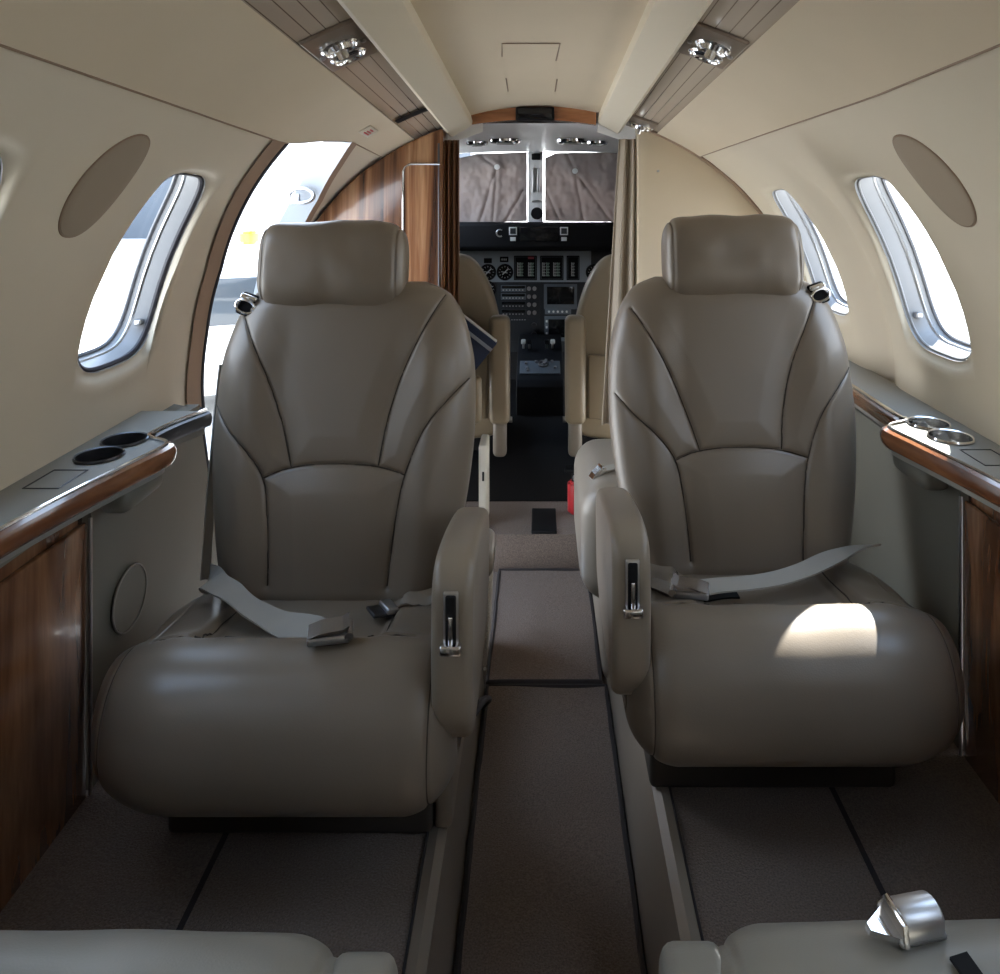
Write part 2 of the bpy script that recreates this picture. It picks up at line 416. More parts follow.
# windows: reveal, seal rings, pane
def make_window(side, Dc):
    global nwin; nwin += 1
    root = empty('window_%d' % nwin, tuple(wp(side, Dc, TC)), kind='structure')
    inv = Matrix.Translation(-Vector(root.location))
    N = 72; DEP = .075
    # tunnel
    prof = [(0, 1.0, .012), (.25, .985, .03), (.6, .95, .052), (.85, .95, .066), (1.0, .93, DEP)]
    bm = nb(); rings = []
    for u, f, off in prof:
        rings.append([bm.verts.new(wp(side, *hole(Dc, 2*PI*i/N, f, f), off)) for i in range(N)])
    for A, B in zip(rings, rings[1:]):
        for i in range(N): bm.faces.new((A[i], A[(i+1) % N], B[(i+1) % N], B[i]))
    # outer flange blocking light round the pane
    rings = [[bm.verts.new(wp(side, *hole(Dc, 2*PI*i/N, f, f), DEP+.001)) for i in range(N)] for f in (.93, 1.14)]
    for i in range(N): bm.faces.new((rings[0][i], rings[0][(i+1) % N], rings[1][(i+1) % N], rings[1][i]))
    bmesh.ops.transform(bm, matrix=inv, verts=bm.verts)
    obj('window_frame', bm, M['reveal'], root)
    for f, off, r, m, nm in ((.985, .020, .0055 if side < 0 else .003, 'dark_rubber' if side < 0 else 'reveal', 'window_seal'), (.955, .055, .004, 'steel', 'window_rail'), (.93, .072, .004, 'seal_grey', 'window_seal')):
        bm = nb(); tube(bm, [wp(side, *hole(Dc, 2*PI*i/N, f, f), off) for i in range(N)], r, 6, True)
        bmesh.ops.transform(bm, matrix=inv, verts=bm.verts); obj(nm, bm, M[m], root)
    bm = nb(); c = bm.verts.new(wp(side, Dc, TC, DEP)); R = []
    for f in (.935, .45): R.append([bm.verts.new(wp(side, *hole(Dc, 2*PI*i/N, f, f), DEP-.002)) for i in range(N)])
    for i in range(N):
        bm.faces.new((R[0][i], R[0][(i+1) % N], R[1][(i+1) % N], R[1][i])); bm.faces.new((R[1][i], R[1][(i+1) % N], c))
    bmesh.ops.transform(bm, matrix=inv, verts=bm.verts); obj('window_pane', bm, M['glass'], root)
    # small shade latch at the lower front corner
    bm = nb(); q = wp(side, *hole(Dc, -.62, .93, .93), .035); rbox(bm, q, (.014, .018, .012), .003)
    bmesh.ops.transform(bm, matrix=inv, verts=bm.verts); obj('window_latch', bm, M['steel'], root)
for s in (-1, 1):
    for Dc in WIN[s]: make_window(s, Dc)

for side, D0, T0, lab in ((-1, 1.152, 36.0, 'tan oval wall cover above the doorway-side window ledge'), (1, 1.252, 37.2, 'tan oval wall cover on the side with the sunlit ledge')):
    root = empty('oval_cover', wp(side, D0, T0), label=lab, cat='wall cover'); inv = Matrix.Translation(-Vector(root.location))
    def op(a, f, o_): return wp(side, D0+.061*f*math.copysign(abs(math.cos(a))**.9, math.cos(a)), T0+6.7*f*math.sin(a), o_)
    bm = nb(); rr = [[bm.verts.new(op(2*PI*i/64, f, o_)) for i in range(64)] for f, o_ in ((1.0, .0005), (.995, -.0025), (.97, -.0035), (.7, -.0035), (.35, -.0035))]; c = bm.verts.new(wp(side, D0, T0, -.0035))
    for A, B in zip(rr, rr[1:]):
        for i in range(64): bm.faces.new((A[i], A[(i+1) % 64], B[(i+1) % 64], B[i]))
    for i in range(64): bm.faces.new((rr[-1][i], rr[-1][(i+1) % 64], c))
    bmesh.ops.transform(bm, matrix=inv, verts=bm.verts); obj('cover_plate', bm, M['oval'], root)
    bm = nb(); tube(bm, [op(2*PI*i/64, 1.01, -.0008) for i in range(64)], .0016, 6, True); bmesh.ops.transform(bm, matrix=inv, verts=bm.verts); obj('cover_rim', bm, M['brown_trim'], root)
# headliner panels between side wall seam and service strip
def TH(side): return dict(seam=47.6, po=61.2, pi=68.3, bi=74.6) if side < 0 else dict(seam=50.0, po=63.8, pi=70.9, bi=76.9)
for side in (-1, 1):
    T = TH(side)
    def lo(D):
        if side < 0: return float(np.interp(D, [1.60, 1.67, 1.80, 1.975, 2.3], [47.6, 47.9, 50.5, 53, 53]))
        return float(np.interp(D, [1.2, 2.4], [50.0, 53.0]))
    bm = nb(); strip(bm, side, lin(-1.7, 2.42, 60), lambda D: [lo(D)+(T['po']-lo(D))*k/6 for k in range(7)], lambda D, t: -.005)
    # turned edge of the panel at the seam
    strip(bm, side, lin(-1.7, 2.42, 60), lambda D: [lo(D), lo(D)+.001], 0)
    rows = [[bm.verts.new(wp(side, D, lo(D), o_)) for D in lin(-1.7, 2.42, 60)] for o_ in (-.005, .012)]
    for k in range(60): bm.faces.new((rows[0][k], rows[0][k+1], rows[1][k+1], rows[1][k]))
    struct('ceiling_left' if side < 0 else 'ceiling_right', bm, M['headliner'])
    bm = nb(); tube(bm, [wp(side, D, lo(D)-.15, -.0035) for D in lin(-1.7, 2.40, 60)], .0022, 6)
    struct('trim_5' if side < 0 else 'trim_6', bm, M['brown_trim'])
    # service strip
    bm = nb(); strip(bm, side, lin(-1.7, 2.42, 40), [T['po']-1+(T['pi']+2-T['po'])*k/4 for k in range(5)], .002)
    struct('trim_7' if side < 0 else 'trim_8', bm, M['psu'])
    # beam
    bm = nb(); rows = []
    for D in lin(-1.7, 2.46, 30):
        cs = [wp(side, D, T['pi'], .004), wp(side, D, T['pi']+.25, -.020), wp(side, D, T['pi']+.8, -.026), wp(side, D, T['bi']-1.1, -.012), wp(side, D, T['bi']-.35, -.006), wp(side, D, T['bi'], .006), wp(side, D, T['bi'], .05)]
        rows.append([bm.verts.new(p) for p in cs])
    for A, B in zip(rows, rows[1:]):
        for k in range(len(A)-1): bm.faces.new((A[k], A[k+1], B[k+1], B[k]))
    bm.faces.new(rows[-1])
    struct('ceiling_beam_left' if side < 0 else 'ceiling_beam_right', bm, M['beam'], angle=30)
# centre ceiling
bm = nb(); rows = []
for D in lin(-1.7, 2.46, 30):
    rr = []
    for k in range(13):
        X = -.25+.47*k/12; z = .75+sc(D)*math.sqrt(1-(X/AX)**2)+.030-.004*abs((k-6)/6)**2
        rr.append(bm.verts.new((X, D, z)))
    rows.append(rr)
for A, B in zip(rows, rows[1:]):
    for k in range(12): bm.faces.new((A[k], A[k+1], B[k+1], B[k]))
struct('ceiling', bm, M['headliner'])
def ceilz(X, D): return .75+sc(D)*math.sqrt(1-(X/AX)**2)+.030
# hatch outline in the ceiling
def hatch_pt(px, py):
    D = 1.0
    for _ in range(60):
        X = (px-540)/750*D; zc = ceilz(X, D); D = D+(zc-(EYE+(185-py)/750*D))*2
    return Vector((X, D, zc-.001))
hr_ = empty('ceiling_hatch', (0, 0, 0), label='thin outlined access hatch in the beige ceiling between the two beams', cat='hatch')
for seg in ([(502, 56), (502, 43), (560, 43), (556, 60)], [(506, 78), (508, 91)], [(557, 79), (555, 91)]):
    bm = nb(); tube(bm, [hatch_pt(*p) for p in seg], .0016, 6); obj('hatch_seam', bm, M['brown_trim'], hr_)

# aft bulkhead closing the cabin behind the viewer
bm = nb(); prism(bm, [(-.83, 0)]+[(wp(-1, -1.7, t).x, wp(-1, -1.7, t).z) for t in lin(0, 89, 16)]+[(wp(1, -1.7, t).x, wp(1, -1.7, t).z) for t in lin(89, 0, 16)]+[(.83, 0)], 'y', -1.75, -1.69)
struct('wall_aft', bm, M['liner'], smooth=False)

# ------------------------------------------------------------------ lower side walls
for side, off, end in ((-1, 0.0, 1.80), (1, .087, 2.42)):
    nm = 'left' if side < 0 else 'right'
    bm2 = nb(); f1, f0 = (1.675, 1.815) if side < 0 else (end, end)
    prism(bm2, [(1.27+off, .10), (f0, .10), (f0-.01, .26), (f1, .72), (f1, .74), (1.27+off, .74)], 'x', side*.76, side*.79)
    struct('wall_lower_'+nm, bm2, M['grey_panel'])
    bm = nb(); prism(bm, [(side*.76, .69), (side*.76, .72), (side*.86, .74), (side*.86, .69)], 'y', -1.7, 1.70 if side < 0 else end); struct('trim_%d' % (9 if side < 0 else 10), bm, M['grey_panel'], smooth=False)
    # wooden cabinets under the ledge
    cabs = [(-1.68, -.62), (-.61, .30), (.31, 1.265)]
    for a, b in cabs:
        c = empty('side_cabinet', (side*.79, (a+b)/2+off, .18), label=None)
        bm = nb(); rbox(bm, (side*.01, 0, .255), (.06, b-a-.004, .51), .003); obj('cabinet_body', bm, M['wood_v'], c)
        for q in (0, 1):
            w_ = (b-a)/2-.012
            bm = nb(); rbox(bm, (-side*.024, (-1 if q == 0 else 1)*(b-a)/4, .25), (.012, w_, .47), .004); obj('cabinet_door', bm, M['wood_v'], c)
        if a == .31:
            tag(c, 'walnut cabinet with %s, beside the %s-hand side window' % (('tall dark grain', 'port') if side < 0 else ('lighter reddish grain', 'starboard')), 'cabinet')
            c['label'] = ('glossy walnut side cabinet under the ledge beside the large seat nearest the doorway' if side < 0
                          else 'glossy walnut side cabinet under the ledge beside the seat with the sunlit patch')
            bm = nb(); tube(bm, [(-side*.034, (b-a)/2-.004, .02), (-side*.034, (b-a)/2-.004, .49)], .003, 6); obj('edge_strip', bm, M['steel'], c)
        else:
            tag(c, 'walnut side cabinet under the %s ledge, %s' % ('doorway-side' if side < 0 else 'three-window-side', 'at the rear bulkhead' if a < -1 else 'beside the rear seat'), 'cabinet')
# round cover on the left lower wall
o = empty('speaker_cover', (-.757, 1.38, .47), label='round grey cover plate on the side panel left of the big seat cushion', cat='speaker')
bm = nb(); cyl(bm, (0, 0, 0), (1, 0, 0), .055, .006, 40, bev=.002); obj('cover_plate', bm, M['grey_panel'], o)
bm = nb(); torus(bm, (.003, 0, 0), (1, 0, 0), .056, .002, 40, 6); obj('cover_rim', bm, M['ledge'], o)

# ledges with rail, chrome strip, cup holders
def make_ledge(side, off, end):
    root = empty('side_ledge', (side*.79, 1.0+off, .70), cat='ledge')
    root['label'] = ('long grey armrest ledge with walnut rail ending at the open doorway' if side < 0 else 'long grey armrest ledge with walnut rail, sunlit, under the two tall windows')
    inv = Matrix.Translation(-Vector(root.location))
    key = [(-1.68, .735), (.6, .735), (.95, .732), (1.12, .712), (1.26, .684), (1.335, .668), (1.362, .672), (1.378, .692), (1.39, .715), (1.41, .727), (1.5, .722), (end-off, .722 if side < 0 else .735)]
    if side < 0: key[-2] = (1.48, .715); key[-1] = (end, .688)
    path = catmull([(x, d+off, 0) for d, x in key], 6)
    inner = [(side*p.x, p.y) for p in path]
    # top plate with real cup holes: grid of quads around polar patches
    cups = [(1.297+off, .762), (1.375+off, .762)]
    bm = nb()
    edge = [(x-side*-.006 if False else x+side*.004, y) for x, y in inner]
    def ix(D): return float(np.interp(D, [p[1] for p in inner], [abs(p[0]) for p in inner]))+.004
    Dst = [y for _, y in inner if y < 1.255+off]+[1.255+off]
    def quadrow(Ds, xa, xb):
        prev = None
        for D in Ds:
            a = bm.verts.new((side*xa(D), D, .76)); b = bm.verts.new((side*xb(D), D, .76))
            if prev: bm.faces.new((prev[0], prev[1], b, a))
            prev = (a, b)
    quadrow(Dst, ix, lambda D: .84)
    c1 = 1.255+off; c2 = 1.336+off; c3 = 1.417+off
    quadrow([c3]+[y for _, y in inner if y > c3], ix, lambda D: .84)
    quadrow(lin(c1, c3, 14), ix, lambda D: .722); quadrow(lin(c1, c3, 14), lambda D: .803, lambda D: .84)
    for (cD, cX), (a, b) in zip(cups, ((c1, c2), (c2, c3))):
        per = [(.722, d) for d in lin(a, b, 8)[:-1]]+[(x, b) for x in lin(.722, .803, 8)[:-1]]+[(.803, d) for d in lin(b, a, 8)[:-1]]+[(x, a) for x in lin(.803, .722, 8)[:-1]]
        R = []
        for x, d in per:
            an = math.atan2(d-cD, x-cX); R.append((bm.verts.new((side*x, d, .76)), bm.verts.new((side*(cX+.036*math.cos(an)), cD+.036*math.sin(an), .76))))
        for i in range(len(R)):
            A, B = R[i], R[(i+1) % len(R)]; bm.faces.new((A[0], A[1], B[1], B[0]))
    bmesh.ops.remove_doubles(bm, verts=bm.verts, dist=.0003)
    # front lip under the plate
    top = [bm.verts.new((x+side*.004, y, .76)) for x, y in inner]; bot = [bm.verts.new((x+side*.010, y, .712)) for x, y in inner]; far = [bm.verts.new((side*.84, y, .70)) for x, y in inner]
    for k in range(len(inner)-1):
        bm.faces.new((top[k], top[k+1], bot[k+1], bot[k])); bm.faces.new((bot[k], bot[k+1], far[k+1], far[k]))
    bmesh.ops.transform(bm, matrix=inv, verts=bm.verts); obj('ledge_top', bm, M['ledge'], root, smooth=False)
    # rail: half-round wooden nosing split at the notch
    cut = 1.375+off
    def rail(sel, mat, name, z0, z1, bulge):
        bm = nb(); rows = []
        pts = [p for p in inner if sel(p[1])]
        for i, (x, y) in enumerate(pts):
            a = Vector(pts[max(0, i-1)]); b = Vector(pts[min(len(pts)-1, i+1)]); t = (b-a).normalized(); n = Vector((t.y, -t.x))*(-side)
            if n.x*side > 0: n = -n
            pr = [(.004, z1-.002), (-.002, z1+.001), (bulge*.6, z1-.002), (bulge, (z0*.35+z1*.65)), (bulge*.85, z0*.75+z1*.25), (bulge*.4, z0), (-.004, z0)]
            rows.append([bm.verts.new((x+n.x*u, y+n.y*u, z)) for u, z in pr[1:]])
        for A, B in zip(rows, rows[1:]):
            for k in range(len(A)-1): bm.faces.new((A[k], A[k+1], B[k+1], B[k]))
        bm.faces.new(rows[0]); bm.faces.new(rows[-1])
        bmesh.ops.transform(bm, matrix=inv, verts=bm.verts); return obj(name, bm, mat, root)
    rail(lambda y: y <= cut, M['wood_rail'], 'wooden_rail', .728, .761, .011)
    rail(lambda y: y >= cut-.002, M['wood_rail'] if side > 0 else M['dark_metal'], 'end_rail', .730, .758, .008)
    bm = nb(); tube(bm, [(x+side*.006, y, .7625) for x, y in inner], .0035, 6)
    bmesh.ops.transform(bm, matrix=inv, verts=bm.verts); obj('chrome_strip', bm, M['chrome'], root)
    for cD, cX in cups:
        cu = nb(); rr = []
        for r_, z_ in ((.040, .762), (.0385, .7655), (.036, .764), (.0345, .70), (.033, .692), (.0, .692)):
            rr.append([cu.verts.new((side*cX+r_*math.cos(2*PI*i/40), cD+r_*math.sin(2*PI*i/40), z_)) for i in range(40)])
        for A, B in zip(rr, rr[1:]):
            for i in range(40): cu.faces.new((A[i], A[(i+1) % 40], B[(i+1) % 40], B[i]))
        bmesh.ops.remove_doubles(cu, verts=cu.verts, dist=.0001)
        bmesh.ops.transform(cu, matrix=inv, verts=cu.verts); obj('cup_holder', cu, M['dark_metal'] if side < 0 else M['chrome'], root)
    # lid of the stowed table
    bm = nb(); xa, xb, da, db = .745, .80, 1.16+off, 1.235+off
    tube(bm, [(side*xa, da, .7605), (side*xb, da, .7605), (side*xb, db, .7605), (side*xa, db, .7605)], .0012, 5, True)
    bmesh.ops.transform(bm, matrix=inv, verts=bm.verts); obj('table_slot', bm, M['dark_metal'], root)
    # padded underside pocket
    bm = nb(); rbox(bm, (side*.722, 1.33+off, .690), (.055, .13, .04), .018, 4)
    bmesh.ops.transform(bm, matrix=inv, verts=bm.verts); obj('ledge_underside', bm, M['grey_panel'], root)
make_ledge(-1, 0, 1.56); make_ledge(1, .095, 2.34)

# ------------------------------------------------------------------ floor
struct('floor', rbox(nb(), (.015, .4, -.03), (.40, 4.1, .06)), M['carpet'])
for side in (-1, 1):
    e0, e1 = (-.150, -.140) if side < 0 else (.193, .170)
    bm = nb()
    # centre part of platform and sloped side part
    prism(bm, [(e1, -.05), (e0+side*.002, .185), (e0+side*.018, .2), (side*.497, .2), (side*.497, -.05)], 'y', -1.68, 2.05 if side > 0 else 1.84)
    struct('floor_platform_'+('left' if side < 0 else 'right'), bm, M['carpet'], smooth=False)
    bm = nb(); prism(bm, [(side*.503, -.05), (side*.503, .201), (side*.80, .206), (side*.80, -.05)], 'y', -1.68, 1.80 if side < 0 else 2.3)
    struct('floor_side_'+('left' if side < 0 else 'right'), bm, M['carpet'], smooth=False)
    bm = nb(); rbox(bm, (side*.5, .1, .196), (.012, 3.5, .01)); struct('trim_%d' % (11 if side < 0 else 12), bm, M['rug_edge'])
    # leather facing of the aisle step
    bm = nb(); rows = []
    for D in lin(-1.68, 2.05 if side > 0 else 1.84, 30):
        cs = [(e1-side*.004, 0.0), (e1-side*.001, .02), (e0-side*.004, .18), (e0-side*.001, .197), (e0+side*.012, .2055), (e0+side*.026, .203)]
        rows.append([bm.verts.new((x, D, z)) for x, z in cs])
    for A, B in zip(rows, rows[1:]):
        for k in range(len(A)-1): bm.faces.new((A[k], A[k+1], B[k+1], B[k]))
    struct('baseboard_'+('left' if side < 0 else 'right'), bm, M['leather_arm'] if side > 0 else M['leather'])
    bm = nb(); tube(bm, [(e0+side*.028, D, .2035) for D in lin(-1.6, 1.8, 20)], .0022, 6); struct('trim_%d' % (13 if side < 0 else 14), bm, M['rug_edge'])

def rug(name, x0, x1, d0, d1, label):
    r = empty(name, ((x0+x1)/2, (d0+d1)/2, 0), label=label, cat='rug', group=None)
    nx, ny = 24, 60; V = []
    for i in range(nx):
        for j in range(ny):
            x = x0+(x1-x0)*i/(nx-1); y = d0+(d1-d0)*j/(ny-1)
            V.append((x-(x0+x1)/2, y-(d0+d1)/2, .012+.003*pnoise(Vector((x*7, y*5, 1)))))
    me = grid_mesh('rug_pile', np.array(V), nx, ny); obj('rug_pile', me, M['carpet_aisle'], r, angle=0)
    bm = nb(); hx, hy = (x1-x0)/2, (d1-d0)/2; pts = []
    for a, b in (((-hx, -hy), (hx, -hy)), ((hx, -hy), (hx, hy)), ((hx, hy), (-hx, hy)), ((-hx, hy), (-hx, -hy))):
        n = int(max(4, math.dist(a, b)/.03))
        for k in range(n):
            x = a[0]+(b[0]-a[0])*k/n; y = a[1]+(b[1]-a[1])*k/n
            pts.append((x+.0015*pnoise(Vector((x*40, y*40, 3))), y, .009))
    tube(bm, pts, .0065, 6, True); obj('rug_binding', bm, M['rug_edge'], r)
rug('aisle_rug', -.128, .160, -1.5, 1.825, 'long brown runner rug along the aisle in front of the big seats')
rug('aisle_mat', -.128, .150, 1.842, 2.375, 'shorter square rug in the aisle before the cockpit step')

# step up to the cockpit; a black plate paints the shade of the floor recess
bm = nb(); prism(bm, [(2.385, -.05), (2.385, .02), (2.395, .08), (2.415, .105), (2.46, .112), (4.5, .112), (4.5, -.05)], 'x', -.83, .83)
struct('floor_cockpit', bm, M['carpet_aisle'])
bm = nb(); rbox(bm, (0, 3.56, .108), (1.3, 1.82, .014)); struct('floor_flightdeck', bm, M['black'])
bm = nb(); rbox(bm, (.013, 2.50, .111), (.082, .17, .012), .003); o = obj('recess_plate', bm, M['black']); tag(o, 'black rectangular plate painting the dark of a recess in the carpeted step before the cockpit', 'floor recess')

# ------------------------------------------------------------------ seats
def pix_uv(x, y, cx=341, T=math.radians(15)):
    """pixel on the left seat's backrest -> (across, up) on the back"""
    # z=.277+v cosT, D=1.39+v sinT, relative platform +.2
    k = (y-185)/750
    v = (1.23-.477-k*1.39)/(math.cos(T)+k*math.sin(T)); D = 1.39+v*math.sin(T)
    return ((x-cx)/750*D, v)
BSEAMS = [
    [(237, 322), (252, 350), (270, 388), (286, 432), (298, 474)],
    [(437, 300), (416, 345), (400, 385), (389, 430), (384, 472)],
    [(271, 484), (290, 476), (315, 471), (341, 470), (370, 471), (392, 475), (411, 481)],
    [(214, 413), (232, 436), (254, 458), (271, 484), (277, 520), (280, 560), (281, 592)],
    [(467, 385), (447, 408), (427, 436), (411, 481), (405, 520), (402, 560), (400, 592)],
]
def back_seams():
    outp = []
    for s in BSEAMS:
        c = catmull([(*pix_uv(x, y), 0) for x, y in s], 8); outp.append([(p.x, p.y) for p in c])
    return outp
_cache = {}
def back_surface(u, v, H):
    """front depth (towards the sitter) of the backrest at across u[-1..1], v"""
def backrest_mesh():
    if 'back' in _cache: return _cache['back']
    H0, H1 = -.06, .568; nu, nv = 230, 250
    hwv = [-.06, 0, .05, .15, .25, .33, .40, .45, .49, .52, .548, .568]
    hww = [.204, .216, .229, .248, .259, .260, .257, .247, .235, .220, .196, .150]
    a = np.linspace(-1, 1, nu); U = np.sin(a*PI/2*.93)/math.sin(PI/2*.93)
    b = np.linspace(0, 1, nv); Vv = H0+(H1-H0)*(b*.85+.15*(1-(1-b)**3))
    Vc = catmull([(x, y, 0) for x, y in zip(hwv, hww)], 10); hw = np.interp(Vv, [p.x for p in Vc], [p.y for p in Vc])
    UU, VV = np.meshgrid(U, Vv, indexing='ij'); HW = hw[None, :]*np.ones_like(UU); X = UU*HW
    edge = np.power(np.clip(1-np.abs(UU)**4.2, 0, 1), .5)
    e = np.clip((VV-(H1-.07))/.07, 0, 1); topf = np.sqrt(np.clip(1-e**2.4, 0, 1))
    e2 = np.clip((H0+.05-VV)/.05, 0, 1); botf = np.sqrt(np.clip(1-e2**2, 0, 1))
    depth = (.062)*edge*topf*botf
    P = np.stack([X.ravel(), VV.ravel()], 1)
    seams = back_seams(); g = np.zeros(len(P)); puff = np.full(len(P), 1e9)
    for s in seams:
        d = seg_dist(P, s); g = np.maximum(g, np.exp(-(d/.0030)**2)*.0040); puff = np.minimum(puff, d)
    pf = .009*np.sqrt(np.clip(puff/.05, 0, 1))
    # bolsters: lateral panels come forward, centre is shallow
    xc = np.abs(P[:, 0]); vv = P[:, 1]
    bol = .022*smooth(.10, .19, xc)*(1-smooth(.40, .56, vv)); lum = .012*np.exp(-((vv-.14)/.10)**2)*np.exp(-(xc/.12)**2)
    D = depth.ravel()+(pf+bol+lum-g)*(edge*topf*botf).ravel()
    # wrinkles near the seam junctions
    wr = np.array([pnoise(Vector((x*9, v*60, 5))) for x, v in P[::1]]) if False else 0
    F = np.stack([P[:, 0], -D, P[:, 1]], 1)
    B = np.stack([P[:, 0], (depth*.85).ravel(), P[:, 1]], 1)
    n = nu*nv
    i = np.arange(nu-1)[:, None]; j = np.arange(nv-1)[None, :]
    f1 = np.stack([i*nv+j, (i+1)*nv+j, (i+1)*nv+j+1, i*nv+j+1], -1).reshape(-1, 4)
    me = bpy.data.meshes.new('backrest'); me.from_pydata(np.concatenate([F, B]).tolist(), [], np.concatenate([f1, f1[:, ::-1]+n]).tolist())
    bm = bmesh.new(); bm.from_mesh(me); bpy.data.meshes.remove(me)
    bmesh.ops.remove_doubles(bm, verts=[v for v in bm.verts if abs(v.co.y) < .002 or v.co.z < -.05 or v.co.z > .57], dist=.0004)
    me = bpy.data.meshes.new('backrest'); bm.to_mesh(me); bm.free()
    # surface lookup for seams
    def surf(x, v):
        hwx = np.interp(v, [p.x for p in Vc], [p.y for p in Vc]); u = x/hwx
        ia = np.interp(u, U, np.arange(nu)); jb = np.interp(v, Vv, np.arange(nv)); i0, j0 = int(min(ia, nu-1)), int(min(jb, nv-1))
        return -D.reshape(nu, nv)[i0, j0]
    _cache['back'] = (me, seams, surf); return _cache['back']
def cushion_mesh(sd=1, depth_back=.40):
    key = ('cush', sd)
    if key in _cache: return _cache[key]
    pr = [(depth_back, .275), (.28, .290), (.17, .312), (.10, .340), (.05, .338), (.008, .312), (-.020, .265), (-.028, .215), (-.018, .170), (.012, .142), (.060, .130), (.2, .130), (depth_back, .13), (depth_back+.02, .2)]
    prof = catmull([(0, y, z) for y, z in pr], 12, True); prof = np.array([(p.y, p.z) for p in prof]); nv = len(prof)
    hw = .270; nu = 190
    a = np.linspace(-1, 1, nu); U = np.sin(a*PI/2*.93)/math.sin(PI/2*.93); X = U*hw
    r = np.where(X*sd < 0, .150, .075)   # the wall side is rounder than the aisle side
    e = np.clip((np.abs(X)-(hw-r))/r, 0, 1); inset = 1-np.sqrt(np.clip(1-e**2, 0, 1))
    Cc = np.array((.16, .235))
    V = np.zeros((nu, nv, 3))
    # keep profile centre pillowy
    for i in range(nu):
        wv = 1-(.58 if X[i]*sd < 0 else .46)*inset[i]
        q = Cc+(prof-Cc)*np.array((wv, wv)); V[i, :, 0] = X[i]; V[i, :, 1:] = q
    P = V.reshape(-1, 3); x = P[:, 0]; y = P[:, 1]; z = P[:, 2]
    topm = smooth(.25, .28, z)
    well = smooth(.155, .125, np.abs(x))*smooth(.085, .125, y)*topm
    dz = -.020*well
    # puffy crown
    dz += .006*np.cos(np.clip(x/.25, -1, 1)*PI/2)*topm
    XY = np.stack([x, y], 1); g = 0
    lines = [[(-.142, .40), (-.140, .2), (-.138, .115), (-.12, .100), (0, .094), (.12, .100), (.138, .115), (.140, .2), (.142, .40)], [(-.142, .105), (-.2, .10)], [(.142, .105), (.2, .10)]]
    for l in lines: g = np.maximum(g, np.exp(-(seg_dist(XY, l)/.0032)**2))
    dz = dz-.0045*g*topm
    P[:, 2] = z+dz
    # side seams run round the front roll
    for sx in (-.234, .234):
        gg = np.exp(-((x-sx)/.003)**2)*.0035; dirv = Cc-P[:, 1:]; dirv /= np.maximum(np.linalg.norm(dirv, axis=1), 1e-6)[:, None]
        P[:, 1:] += dirv*gg[:, None]
    # soft dents
    for k in range(len(P)):
        if P[k, 2] > .16: P[k, 2] += .0035*pnoise(Vector((P[k, 0]*9, P[k, 1]*9, 2)))*1
    i = np.arange(nu-1)[:, None]; j = np.arange(nv)[None, :]; j2 = (j+1) % nv
    f = np.stack([i*nv+j, (i+1)*nv+j, (i+1)*nv+j2, i*nv+j2], -1).reshape(-1, 4).tolist()
    me = bpy.data.meshes.new('seat_cushion')
    me.from_pydata(P.tolist(), [], f+[list(range(nv))[::-1], [(nu-1)*nv+k for k in range(nv)]])
    G = P.reshape(nu, nv, 3).copy()
    _cache[key] = (me, lines, G); return _cache[key]
def cushion_top(G, x, y):
    nu, nv, _ = G.shape; i = int(np.argmin(np.abs(G[:, 0, 0]-x))); row = G[i]; m = row[:, 2] > .24
    rr = row[m]; return float(rr[np.argmin(np.abs(rr[:, 1]-y)), 2])
def pillow_mesh(hx, hy, hz, seed, wr=.003, px=5.5, n=70):
    """soft rounded block with faint creases"""
    bm = bmesh.new(); bmesh.ops.create_cube(bm, size=2); bmesh.ops.subdivide_edges(bm, edges=bm.edges[:], cuts=n, use_grid_fill=True)
    for v in bm.verts:
        x, y, z = v.co
        p = 5.0; L = (abs(x)**px+abs(y)**2.6+abs(z)**3.6)
        m = max(abs(x), abs(y), abs(z)); d = Vector((x, y, z))
        # radial projection to a superellipsoid with mixed exponents, by bisection
        lo_, hi_ = .3, 1.0
        for _ in range(22):
            k = (lo_+hi_)/2
            if abs(x*k)**px+abs(y*k)**2.6+abs(z*k)**3.4 > 1: hi_ = k
            else: lo_ = k
        d *= lo_
        q = Vector((d.x*hx, d.y*hy, d.z*hz))
        en = abs(d.x)**6
        q.y *= 1+.05*en
        nn = pnoise(Vector((q.x*14+seed, q.y*10, q.z*16)))*wr + pnoise(Vector((q.x*38, q.z*22+seed, q.y*20)))*wr*.55*(.35+en)
        q += Vector((0, q.y, q.z)).normalized()*nn
        q -= Vector((0, q.y, q.z)).normalized()*.0035*math.exp(-((abs(q.x)-.134)/.0028)**2)
        v.co = q
    me = bpy.data.meshes.new('headrest'); bm.to_mesh(me); bm.free(); return me
def arm_bm(s, L=.36, h_front=.49, drop=.0):
    """armrest console in seat coordinates: y 0 at front, z over platform; width .052"""
    bm = nb()
    poly = [(.345, .425-drop), (.35, .36-drop), (.30, .26-drop), (.06, .235-drop), (.018, .25-drop), (.0, .30-drop), (-.004, .38-drop), (.004, .455-drop), (.035, .487-drop), (.10, .488-drop), (.2, .472-drop), (.29, .450-drop)]
    pts = catmull([(0, y, z) for y, z in poly], 5, True)
    prism(bm, [(p.y, p.z) for p in pts], 'x', -.030, .030)
    bmesh.ops.recalc_face_normals(bm, faces=bm.faces)
    caps = [f for f in bm.faces if len(f.verts) > 6]
    bmesh.ops.bevel(bm, geom=list({e for f in caps for e in f.edges}), offset=.014, segments=4, profile=.5, affect='EDGES')
    return bm

